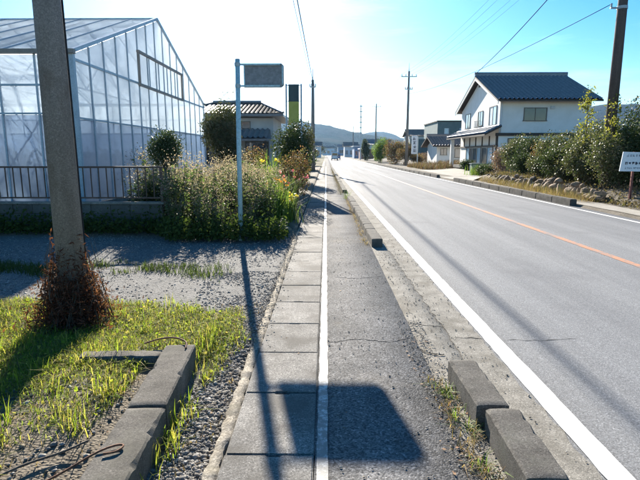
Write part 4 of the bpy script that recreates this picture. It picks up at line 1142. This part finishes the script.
rshrub(464, 42, 1.3, 1.2, 158.5, M['darkleaf'], 'low garden pine at the porch front', n=2200, seed=111, ls=.1, up=.5)
rshrub(491, 33, 1.9, 1.2, 161, M['darkleaf'], 'spreading dark bush below the sliding doors', n=2600, seed=112, ls=.08)
# yellow leaved sapling
def sparse_tree(label, X, Y, z0, top, spread, mat, nl, ls, seed, nb=14, trunk_r=.022):
    rng = np.random.default_rng(seed)
    t = thing('young_tree', label, 'tree', (X, Y, z0))
    mb = MB(); mb.path([(X, Y, z0 - .05), (X + .06, Y, z0 + (top - z0) * .5), (X - .03, Y, top)], [trunk_r, trunk_r * .7, trunk_r * .25], 7); mb.build('trunk', M['bark'], t, smooth=True)
    mb = MB(); C = []
    for k in range(nb):
        u = rng.uniform(.35, 1); b = np.array([X, Y, z0 + (top - z0) * u]); a = rng.uniform(0, 6.28); ln = spread * rng.uniform(.4, 1) * (1.25 - u * .6)
        e = b + np.array([math.cos(a) * ln, math.sin(a) * ln, rng.uniform(.05, .45) * spread])
        mb.path([b, (b + e) / 2 + np.array([0, 0, .06]), e], [trunk_r * .4, trunk_r * .28, trunk_r * .12], 5)
        m = nl // nb; uu = rng.uniform(.3, 1.05, (m, 1)); C.append(b + (e - b) * uu + rng.normal(0, ls * .9, (m, 3)))
    mb.build('branches', M['bark'], t)
    put('crown', leaf_quads(np.concatenate(C), ls, .55, 0, rng), mat, t)
    return t
sparse_tree('slender sapling with yellow green leaves in front of white house', 9.55, 18.6, .45, 4.0, .38, M['yellowleaf'], 560, .09, 121)
sparse_tree('sparse tree with purplish autumn leaves beyond the dark pole', 11.35, 17.6, .45, 4.6, 1.0, M['purpleleaf'], 340, .08, 122, nb=18, trunk_r=.04)
sparse_tree('thin bare sapling with few yellow leaves next to the dark pole', 9.35, 16.6, .4, 3.1, .28, M['yellowleaf'], 160, .075, 123, nb=9)
# white notice
ns = thing('notice_board', 'white notice with dark line of lettering on red post by the hedge', 'sign', (9.1, 14.55, 0))
for xx in (8.98, 9.75):
    mb = MB(); mb.box((xx, 14.6, .80), (.06, .05, 1.6)); mb.build('post', M['red_post'], ns)
mb = MB(); mb.prism([(8.56, 1.04), (10.1, 1.02), (10.1, 1.56), (8.62, 1.60)], 14.535, 14.565, 'y'); pn = mb.build('panel', M['signwhite'], ns)
rr = random.Random(4)
def strokes(x0, x1, z, h, mat, th):
    x = x0
    while x < x1:
        wv = h * .9; mb = MB()
        for q in range(4):
            if rr.random() < .5: mb.box((x + wv / 2, 14.531, z + rr.uniform(-.4, .4) * h), (wv * rr.uniform(.6, 1), .004, th))
            else: mb.box((x + wv * rr.uniform(.1, .9), 14.5305, z), (th, .004, h * rr.uniform(.6, 1)))
        mb.build('lettering', mat, pn); x += h * 1.15
strokes(8.72, 10.0, 1.49, .075, M['greyink'], .011)
strokes(8.70, 10.0, 1.27, .085, M['ink'], .018)
strokes(8.70, 10.0, 1.13, .05, M['greyink'], .008)

# ------------------------------------------------------------------ poles, masts and wires
RPX, RPY = 9.72, 17.3
rp = thing('utility_pole', 'dark utility pole standing in the hedge by the white notice', 'utility pole', (RPX, RPY, 0))
mb = MB(); mb.path([(RPX, RPY, 0), (RPX, RPY, 6), (RPX, RPY, 11.0)], [.185, .150, .11], 22); mb.build('shaft', M['darkpole'], rp, smooth=True)
mb = MB(); mb.box((RPX, RPY - .16, 10.2), (1.8, .09, .09)); mb.build('crossarm', M['steel'], rp)
mb = MB(); mb.tube((RPX, RPY, 6.22), (RPX, RPY, 6.31), .165, n=18); mb.build('band', M['steel'], rp)
mb = MB(); mb.box((RPX - .26, RPY, 6.26), (.26, .05, .05)); mb.tube((RPX - .36, RPY, 6.26), (RPX - .36, RPY, 6.4), .03, n=8); mb.build('bracket', M['steel'], rp)
iv = thing('ivy', 'yellowing ivy climbing the dark utility pole', 'ivy', (RPX, RPY - .2, .3))
rng = np.random.default_rng(131); n = 200
th = rng.uniform(math.pi, 2 * math.pi, n); zz = rng.uniform(2.0, 3.5, n)
put('foliage', leaf_quads(np.stack([RPX + np.cos(th) * (.19 + rng.gamma(1.5, .035, n)), RPY + np.sin(th) * (.19 + rng.gamma(1.5, .035, n)), zz], 1), .075, .7, 0, rng), M['yellowleaf'], iv)
mb = MB(); mb.path([(RPX - .1, RPY - .19, .3), (RPX + .02, RPY - .19, 1.2), (RPX - .06, RPY - .185, 2.2), (RPX, RPY - .18, 3.4)], .012, 5); mb.build('stems', M['bark'], iv)

def power_pole(label, X, Y, H, arms, seed):
    t = thing('utility_pole', label, 'utility pole', (X, Y, 0))
    mb = MB(); mb.path([(X, Y, -.3), (X, Y, H * .5), (X, Y, H)], [.19, .155, .11], 14); mb.build('shaft', M['pole'], t, smooth=True)
    mb = MB(); mb.tube((X, Y, H), (X, Y, H + .9), .035, .02, 8); mb.build('lightning_rod', M['steel'], t)
    for (z, wv) in arms:
        mb = MB(); mb.box((X, Y - .13, z), (wv, .09, .09)); mb.build('crossarm', M['steel'], t)
        for q in (-.46, -.2, .2, .46):
            mb = MB(); mb.tube((X + wv * q, Y - .13, z + .04), (X + wv * q, Y - .13, z + .28), .055, .035, 8); mb.build('insulator', M['alum'], t)
    return t
power_pole('tall utility pole with crossarm behind the red and green bushes', 9.85, 61, 11.2, [(10.55, 1.85), (9.1, .9)], 1)
power_pole('distant utility pole rising above the green bush', 9.9, 100, 11.2, [(10.6, 1.7)], 2)
power_pole('faint far utility pole beside the roadside shops', 8.9, 165, 10.5, [(9.8, 1.7)], 3)
power_pole('utility pole at the footpath carrying the thick cable', -1.12, 42.5, 7.6, [(7.0, .5)], 4)
power_pole('far utility pole beyond the left hedge', -3.4, 95, 7.5, [(6.9, 1.2)], 5)
power_pole('utility pole behind the viewer holding the thick cable', -1.1, -11.5, 7.6, [(7.0, .5)], 6)
# slim pale mast
ms = thing('mast', 'slim pale mast with rungs beside the dark conifer', 'mast', (8.4, 122, 0))
mb = MB(); mb.tube((8.4, 122, -.2), (8.4, 122, 13.2), .16, .10, 10); mb.build('shaft', M['alum'], ms)
for k in range(6):
    mb = MB(); mb.box((8.4, 121.9, 6.5 + k * 1.25), (.75, .12, .22)); mb.build('rung', M['bluesteel'], ms)

def wire(label, a, b, sag, r=.014, group='overhead wires'):
    a, b = Vector(a), Vector(b); P = []
    for k in range(33):
        u = k / 32; p = a.lerp(b, u); p.z -= sag * 4 * u * (1 - u); P.append(p)
    mb = MB(); mb.path(P, r, 5)
    return tag(mb.build('overhead_wire', M['wire'], None, smooth=True), label, 'wire', group)
wire('thick cable strung over the flower bed to the footpath pole', (-1.0, -11.5, 7.1), (-1.05, 42.4, 7.15), .25, .021)
wire('thinner cable beside the thick cable over the footpath', (-1.33, -11.5, 7.4), (-1.2, 42.4, 7.3), .1, .012)
wire('service wire from dark pole to white house gable', (RPX, RPY - .1, 9.5), (12.64, 43.4, 8.2), .30, .022)
wire('low wire between dark pole and tall crossarm pole', (RPX - .36, RPY, 6.38), (9.85, 60.9, 8.6), .5, .012)
for q in (-.46, -.2, .2, .46):
    wire('thin power line on the crossarms of the roadside poles', (RPX + 1.8 * q, RPY - .16, 10.25), (9.85 + 1.85 * q, 60.87, 10.85), .7, .0055, 'power lines on the right')
    wire('thin power line between the two distant roadside poles', (9.85 + 1.85 * q, 60.87, 10.85), (9.9 + 1.7 * q, 99.87, 10.9), .5, .0055, 'power lines on the right')

# ------------------------------------------------------------------ middle distance on the right
def mid(px, Y): return (px - 326) / 490 * Y
shrub('shrub', 'yellow green roadside bush next to the russet bush', 'shrub', (8.95, 82, .05), 3.0, 3.6, 3.9, M['brightgreen'], n=5000, ls=.2, k=20, seed=141)
shrub('shrub', 'russet roadside bush below the tall utility pole', 'shrub', (9.8, 70, .05), 3.6, 3.4, 3.6, M['redshrub'], n=6000, ls=.18, k=22, seed=142)
shrub('shrub', 'darker brown bush at the foot of the tall utility pole', 'shrub', (10.3, 64.5, .05), 2.4, 2.4, 2.9, M['redshrub'], n=4000, ls=.14, k=16, seed=143)
shrub('shrub', 'olive bush filling the roadside behind the yellow green bush', 'shrub', (10.2, 92, .05), 3.4, 4.0, 3.6, M['conifer'], n=4500, ls=.2, k=20, seed=146)
shrub('shrub', 'pale russet bush between utility pole and outhouse', 'shrub', (12.2, 66, .05), 2.2, 2.0, 1.7, M['redshrub'], n=3000, ls=.12, k=18, seed=147)
shrub('conifer', 'narrow dark conifer by the far roadside', 'tree', (8.7, 110, .05), 2.4, 2.6, 4.9, M['darkleaf'], n=5000, ls=.22, k=20, seed=144)
shrub('shrub', 'pale bare shrub in front of the green building', 'shrub', (14.6, 72, .05), 3.0, 2.0, 1.9, M['purpleleaf'], n=1400, ls=.12, k=16, seed=145)
rng = np.random.default_rng(151); n = 5000
P = np.stack([rng.uniform(9.2, 14.6, n), rng.uniform(47, 57, n), np.full(n, .05)], 1)
P[:, 2] = [rz(p[0] - ox(p[1]), p[1]) - .02 for p in P]
tag(put('dry_grass', blades(P, .45, .03, .8, rng, hv=.8), M['redgrass']), 'russet dry grass beside the driveway', 'grass', kind='stuff')
# white vertical sign by the tall pole, green bin, bags of weeds by porch
vs = thing('sign_board', 'narrow white upright sign beside the tall utility pole', 'sign', (10.3, 58.5, 0))
mb = MB(); mb.box((10.32, 58.5, 2.55), (.62, .12, 2.1)); mb.build('panel', M['signwhite'], vs)
for k in range(4):
    mb = MB(); zc = 3.25 - k * .46
    for q in range(2 + k % 2): mb.box((10.32 + .03 * (k - 1), 58.43, zc - .13 + .13 * q), (.36 - .05 * ((q + k) % 3), .02, .05))
    mb.box((10.32 + .07 * (k % 3 - 1), 58.431, zc), (.05, .02, .34)); mb.box((10.22 + .05 * k, 58.432, zc - .05), (.045, .02, .2)); mb.build('lettering', M['ink'], vs)
mb = MB(); mb.box((10.72, 58.5, 1.75), (.10, .10, 3.6)); mb.build('post', M['steel'], vs)
gbn = thing('planter', 'dark green planter box beside the porch with bright grass', 'planter', (11.3, 37.6, 0))
zq = rz(11.3, 37.6)
mb = MB(); mb.prism([(10.95, 37.3), (11.65, 37.3), (11.65, 37.9), (10.95, 37.9)], zq - .02, zq + .7); mb.build('box', M['greenwall'], gbn, bevel=.03)
mb = MB(); mb.box((11.3, 37.6, zq + .72), (.8, .7, .06)); mb.build('rim', M['greenwall'], gbn)
rng = np.random.default_rng(152); n = 500
P = np.stack([rng.normal(10.75, .35, n), rng.normal(34.6, .5, n), np.zeros(n)], 1); P[:, 2] = [rz(p[0] - ox(p[1]), p[1]) - .02 for p in P]
tg = thing('grass_tuft', 'bright green grass tuft at the driveway edge', 'grass', (10.75, 34.6, 0))
put('blades', blades(P, .6, .03, .5, rng), M['brightgreen'], tg)['kind'] = 'stuff'

# far roadside buildings
def farb(label, x0, x1, y0, dy, h, mat, roof=None, gable=False, wins=3):
    t = thing('shop_building', label, 'building', ((x0 + x1) / 2, y0, 0))
    mb = MB(); mb.box(((x0 + x1) / 2, y0 + dy / 2, h / 2), (x1 - x0, dy, h)); mb.build('wall', M[mat], t)
    if gable: gable_roof_x(t, x0 - .5, x1 + .5, y0 - .5, y0 + dy + .5, h, h + 1.6, M[roof])
    else:
        mb = MB(); mb.box(((x0 + x1) / 2, y0 + dy / 2, h + .15), (x1 - x0 + .6, dy + .6, .3)); mb.build('roof', M[roof], t)
    for k in range(wins):
        window(t, (x0 + (x1 - x0) * (k + .5) / wins, y0, h * .45), (x1 - x0) / wins * .6, h * .4, '-y', frame='alum')
    return t
farb('far blue walled shop with flat roof beside the road', 8.6, 12.5, 152, 12, 3.6, 'farblue', 'alum')
farb('far rust walled shed with pale roof beyond the mast', 9.5, 15.0, 135, 10, 2.7, 'farred', 'farwhite', False, 2)
farb('far pale house with grey roof at the road bend', 7.6, 13.0, 205, 12, 4.4, 'farwhite', 'tile2', True)
farb('far dark roofed house beyond the blue shop', 13.5, 22.0, 170, 12, 4.6, 'plaster2', 'tile', True)
farb('far pale house at the left of the road end', -8, -2.0, 190, 12, 4.2, 'farwhite', 'tile2', True)
farb('far grey house on the left beyond the hedge', -12, -4.2, 120, 10, 4.2, 'plaster2', 'tile', True)
farb('distant pale block closing the road end', -3, 7, 420, 12, 6.0, 'farwhite', 'tile2', True)
farb('distant blue roofed hall closing the road end', 9, 26, 380, 14, 6.5, 'farblue', 'tile', True)
rng = np.random.default_rng(160)
for k, (X, Y, w_, h_) in enumerate([(-6.5, 150, 6, 6), (-5.5, 240, 8, 7), (13, 245, 8, 7), (-9, 85, 5, 5), (20, 200, 8, 7), (-4, 330, 9, 8), (17, 330, 10, 8)]):
    shrub('roadside_tree', ['distant olive tree left of the road beyond the grey house', 'distant round tree left of the road by the pale house', 'distant tree right of the road end', 'olive tree behind the left hedge and wire pole',
          'distant tree behind the dark roofed house', 'farthest tree on the left at the road end', 'farthest tree on the right at the road end'][k], 'tree', (X, Y, 0), w_, w_, h_, M['conifer'], n=1800, ls=.5, k=18, trunk=1.0, seed=161 + k, stem_r=.08)

# vehicles on the far road: small white truck-like van going away, and a car
def vehicle(label, X, Y, body, wd, ht, ln, van=True, cat_='car'):
    t = thing('parked_car' if not van else 'small_van', label, cat_, (X, Y, 0))
    if van: prof = [(0, .3), (0, ht * .9), (.15, ht), (ln * .72, ht), (ln * .9, ht * .62), (ln, ht * .52), (ln, .3)]
    else: prof = [(0, .3), (0, ht * .62), (.35, ht * .68), (.75, ht), (ln * .58, ht), (ln * .76, ht * .66), (ln * .97, ht * .58), (ln, .35)]
    mb = MB(); mb.prism([(Y + a, b) for a, b in prof], X - wd / 2, X + wd / 2, 'x'); b = mb.build('body', M[body], t, bevel=.06, seg=2)
    mb = MB(); mb.add([(X - wd * .42, Y - .012, ht * .60), (X + wd * .42, Y - .012, ht * .60), (X + wd * .38, Y - .012, ht * .88), (X - wd * .38, Y - .012, ht * .88),
                       (X - wd * .42, Y + .02, ht * .60), (X + wd * .42, Y + .02, ht * .60), (X + wd * .38, Y + .02, ht * .88), (X - wd * .38, Y + .02, ht * .88)],
                      [(0, 1, 2, 3), (0, 4, 5, 1), (1, 5, 6, 2), (2, 6, 7, 3), (3, 7, 4, 0)]); mb.build('rear_window', M['glass'], t)
    for s in (-1, 1):
        mb = MB(); mb.box((X + s * (wd / 2 - .09), Y - .01, ht * .48), (.12, .04, .24)); mb.build('tail_light', M['redlamp'], t)
        for yy_ in (Y + .55, Y + ln - .65):
            mb = MB(); mb.tube((X + s * (wd / 2 - .17), yy_, .28), (X + s * (wd / 2 + .01), yy_, .28), .28, n=16); mb.build('wheel', M['rubber'], t)
    mb = MB(); mb.box((X, Y - .03, .38), (wd * .96, .12, .16)); mb.build('bumper', M['rubber'], t)
vehicle('small white van driving away in the left lane', 1.95, 112, 'carwhite', 1.48, 1.85, 3.4, True, 'van')
vehicle('blue car behind the white van on the far road', 2.9, 128, 'carblue', 1.6, 1.5, 3.9, False)

# ------------------------------------------------------------------ grass, gravel, litter
def scatter(n, x0, x1, y0, y1, rng): return np.stack([rng.uniform(x0, x1, n), rng.uniform(y0, y1, n), np.zeros(n)], 1)
def setz(P, dz=0): P[:, 2] = [lz(a, b) + dz for a, b in P[:, :2]]; return P
def vnoise(P, s, ph=0): return (np.sin(P[:, 0] * 1.9 * s + ph) * np.cos(P[:, 1] * 2.3 * s + ph * 2) + .6 * np.sin(P[:, 0] * 4.7 * s - P[:, 1] * 3.9 * s + ph) + .4 * np.sin(P[:, 0] * 9.1 * s + P[:, 1] * 8.3 * s))
rng = np.random.default_rng(200)
P = scatter(140000, -5.2, -.68, 1.3, 5.1, rng)
edge = 4.75 - .25 * (P[:, 0] + 1) * -.35 + .18 * np.sin(P[:, 0] * 3.1)
edge = 5.0 - .62 / (1 + np.exp(-(P[:, 0] + 1.15) * 6)) + .12 * np.sin(P[:, 0] * 5.3) + .09 * np.sin(P[:, 0] * 13 + 1) + rng.normal(0, .09, len(P))
dens = .35 + .45 * vnoise(P, 1.0) / 1.2 + np.clip((P[:, 1] - 3.05) * .65, -1.0, .55) + .35 * vnoise(P, .6, 4.0) - .55 * np.clip((P[:, 0] + 1.05) / .3, 0, 1) * np.clip((4.2 - P[:, 1]) / .5, 0, 1) - .7 * np.clip((P[:, 0] + .86) / .15, 0, 1)
keep = (P[:, 1] < edge) & (rng.random(len(P)) < dens) & ~((P[:, 0] > -1.30 - .03) & (P[:, 0] < -.90) & (P[:, 1] < 3.62))
P = setz(P[keep], -.01)
tag(put('grass', blades(P, .06, .0055, 1.7, rng, hv=.8), M['grass']), 'sunlit green grass around the concrete pole foot', 'grass', kind='stuff')
Pt = P[rng.integers(0, len(P), 9000)].copy(); Pt[:, :2] += rng.normal(0, .03, (len(Pt), 2)); Pt[:, 2] += .008
tag(put('thatch', blades(Pt, .05, .004, 2.6, rng, hv=.8), M['drygrass']), 'dead thatch lying in the green grass', 'straw', kind='stuff')
# broad leaved weeds mixed into the grass
Pw = P[rng.integers(0, len(P), 5200)].copy(); Pw[:, :2] += rng.normal(0, .02, (len(Pw), 2)); Pw[:, 2] += rng.uniform(.01, .06, len(Pw))
tag(put('clover', leaf_quads(Pw, .026, .75, 0, rng), M['grass']), 'small broad leaved weeds mixed through the grass', 'weeds', kind='stuff')
# taller tufts
T = []
for k in range(150):
    x = rng.uniform(-5, -1.2); y_ = rng.uniform(2.5, 5.0)
    if (x > -1.4 and y_ < 3.75): continue
    m = rng.integers(14, 40); T.append(np.stack([rng.normal(x, .05, m), rng.normal(y_, .05, m), np.zeros(m)], 1))
for k in range(26):
    y_ = rng.uniform(1.7, 4.3); x = -.93 + .03 * (y_ < 3.6) - .05 * (y_ - 2) + rng.uniform(-.02, .10)
    m = rng.integers(8, 26); T.append(np.stack([rng.normal(x, .028, m), rng.normal(y_, .04, m), np.zeros(m)], 1))
P = setz(np.concatenate(T), -.01)
tag(put('grass', blades(P, .12, .0065, 1.1, rng, hv=.6), M['grass']), 'taller grass tufts around the concrete edging', 'grass', kind='stuff')
# strip of grass between the gravel tracks
P = scatter(60000, -9, -1.1, 5.7, 7.9, rng)
cy = 6.55 + .13 * -(P[:, 0] + 3) * .6 + .1 * np.sin(P[:, 0] * 2)
wd = np.clip(.34 + .12 * np.sin(P[:, 0] * 3.3) - .12 * np.clip(P[:, 0] + 2.0, 0, 2), .05, 1)
keep = (np.abs(P[:, 1] - cy) < wd * (.4 + .9 * rng.random(len(P)))) & (rng.random(len(P)) < (.55 + .45 * vnoise(P, 1.2, 2)) * np.clip((-1.25 - P[:, 0]) / 1.3, 0, 1))
P = setz(P[keep], -.01)
tag(put('grass', blades(P, .085, .008, 1.0, rng, hv=.6), M['grassdark']), 'strip of grass between gravel wheel tracks', 'grass', kind='stuff')
# dry straw over the soil and path edge
P = setz(scatter(2600, -5, -.65, 1.2, 5.0, rng), .003)
keep = ~((P[:, 0] > -1.24) & (P[:, 0] < -.86) & (P[:, 1] < 3.6))
tag(put('dry_straw', blades(P[keep], .05, .005, 2.4, rng), M['drygrass']), 'dry straw lying over the soil', 'straw', kind='stuff')
# weeds in the crack along the kerbs
def kerbweeds(name, label, pts, h, mat, per=30, sp=.04):
    Q_ = []
    for (x, y_) in pts:
        m = rng.integers(per // 2, per); Q_.append(np.stack([rng.normal(x, sp, m), rng.normal(y_, sp * 1.4, m), np.full(m, .0)], 1))
    return tag(put(name, blades(np.concatenate(Q_), h, .005, 1.9, rng, hv=.7), mat), label, 'weeds', kind='stuff')
kerbweeds('kerb_weeds', 'small green weeds between path and kerb blocks', [(.80, 2.95), (.77, 2.72), (.82, 2.55), (.79, 2.2), (.78, 3.0)], .07, M['brightgreen'], 36, .022)
kerbweeds('kerb_weeds', 'straw coloured weeds between path and kerb blocks', [(.79 + rnd.uniform(-.06, .05), 1.4 + k * .09) for k in range(20)], .055, M['drygrass'], 26, .03)
kerbweeds('kerb_weeds', 'weeds growing along the path side of the long kerb', [(.70 + rnd.uniform(-.03, .02), 8.3 + k * .17) for k in range(58)], .06, M['drygrass'], 16, .03)
kerbweeds('kerb_weeds', 'green weed tuft at the end of the long kerb', [(.72, 16.7), (.74, 16.9), (.70, 17.0)], .35, M['brightgreen'], 40, .05)
kerbweeds('kerb_weeds', 'dry weeds along the far kerb run', [(.60 + rnd.uniform(-.06, .06), 18.6 + k * .2) for k in range(150)], .16, M['deadweed'], 16, .07)
kerbweeds('kerb_weeds', 'dry grass in front of the rock wall', [(8.0 + .05 * (yq - 16) + rnd.uniform(-.15, .35), yq) for yq in np.arange(15.2, 28, .09)], .34, M['drygrass'], 30, .10)
kerbweeds('kerb_weeds', 'yellow green weeds among the rocks', [(8.3 + .05 * (yq - 16) + rnd.uniform(-.1, .25), yq) for yq in np.arange(15.6, 28, .3)], .36, M['yellowleaf'], 30, .10)

n = 9000
Pg = np.stack([rng.uniform(8.35, 11.0, n), rng.uniform(13.2, 28.5, n), np.zeros(n)], 1)
Pg[:, 0] += .05 * (Pg[:, 1] - 14); Pg[:, 2] = [rz(p[0] - ox(p[1]), p[1]) for p in Pg]; Pg[:, 2] += np.abs(rng.normal(0, .08, n))
tag(put('ground_cover', leaf_quads(Pg, .08, .5, .3, rng), M['deadweed']), 'brown leafy ground cover under the hedge behind the rocks', 'ground cover', kind='stuff')
def pebbles(name, label, P, s0, s1, rng, mat):
    n = len(P); B = np.array([(1, 0, 0), (-1, 0, 0), (0, 1, 0), (0, -1, 0), (0, 0, 1), (0, 0, -1)], float)
    Tq = np.array([(0, 2, 4), (2, 1, 4), (1, 3, 4), (3, 0, 4), (2, 0, 5), (1, 2, 5), (3, 1, 5), (0, 3, 5)])
    s = (s0 + (s1 - s0) * rng.random((n, 1, 1)) ** 2.2) * rng.uniform(.55, 1.25, (n, 1, 3)) * np.array([1, 1, .6])
    a = rng.uniform(0, 6.28, n); c, sn = np.cos(a), np.sin(a)
    X = B[None] * s + rng.normal(0, .12, (n, 6, 3)) * s
    Xr = np.stack([X[..., 0] * c[:, None] - X[..., 1] * sn[:, None], X[..., 0] * sn[:, None] + X[..., 1] * c[:, None], X[..., 2]], -1) + P[:, None, :]
    Q_ = (np.arange(n)[:, None, None] * 6 + Tq[None]).reshape(-1, 3)
    return tag(put(name, (Xr.reshape(-1, 3), Q_), mat), label, 'gravel', kind='stuff')
P = np.concatenate([scatter(26000, -9, -.62, 4.6, 9.4, rng), scatter(9000, -1.5, -.61, 3.6, 6.5, rng)])
keep = (np.abs(P[:, 1] - 6.6) > .12) & (rng.random(len(P)) < .55 + .35 * vnoise(P, .8, 1))
pebbles('gravel', 'grey gravel spread over the side drive', setz(P[keep], .002), .004, .02, rng, M['pebble'])
P = scatter(5200, -.92, -.61, 1.2, 4.6, rng); P = P[(P[:, 0] > -.86 - .07 * (P[:, 1] - 1.9))]
pebbles('gravel', 'loose gravel beside the gutter slabs', setz(P, .003), .005, .024, rng, M['pebble'])
P = scatter(2600, -.64, -.36, 3.6, 9.2, rng); P = P[rng.random(len(P)) < np.clip((-.36 - P[:, 0]) / .24, 0, 1) ** 2]; P[:, 2] = .011
pebbles('gravel', 'gravel spilled over the edge of the gutter slabs', P, .003, .012, rng, M['pebble'])
P = scatter(3000, -4, -1.2, 1.2, 3.2, rng); P = P[vnoise(P, 1.0) < .1]
pebbles('gravel', 'scattered pebbles on the bare soil', setz(P, .006), .005, .022, rng, M['pebble'])
P = scatter(1700, .66, .88, 1.2, 4.4, rng); P[:, 2] = .012
P2 = scatter(900, .02, .74, 1.2, 9, rng); P2[:, 2] = .012
P3 = scatter(700, .78, 1.1, 3.3, 8, rng); P3[:, 2] = .006
P4 = scatter(350, 1.08, 1.36, 1.4, 9, rng); P4[:, 2] = .01
pebbles('gravel', 'loose chippings along the path and kerb edge', np.concatenate([P, P2, P3, P4]), .003, .010, rng, M['pebble'])
# leaf litter
P = np.concatenate([setz(scatter(500, -4.5, -.65, 1.3, 5.2, rng), .02), np.concatenate([scatter(130, .62, .86, 1.4, 4, rng), scatter(26, -.5, .7, 1.5, 8, rng)]) + np.array([0, 0, .014])])
V_, Q_ = leaf_quads(P, .024, .6, 0, rng); V_ = V_.reshape(-1, 4, 3); V_[..., 2] = P[:, None, 2] + (V_[..., 2] - P[:, None, 2]) * .15
tag(put('leaf_litter', (V_.reshape(-1, 3), Q_), M['litter']), 'brown fallen leaves on soil and path', 'leaves', kind='stuff')

# ------------------------------------------------------------------ haze: air that fades the far hills
hm, ht_, hout = new_mat('haze air')
hv_ = N(ht_, 'ShaderNodeVolumePrincipled'); hv_.inputs['Color'].default_value = (.38, .64, 1, 1); hv_.inputs['Density'].default_value = .00006; hv_.inputs['Anisotropy'].default_value = .7
ht_.links.new(hv_.outputs[0], hout.inputs['Volume'])
mb = MB(); mb.box((0, 2350, 179), (8600, 5500, 362)); tag(mb.build('haze', hm, None), 'thin pale haze over the whole valley', 'haze', kind='stuff')
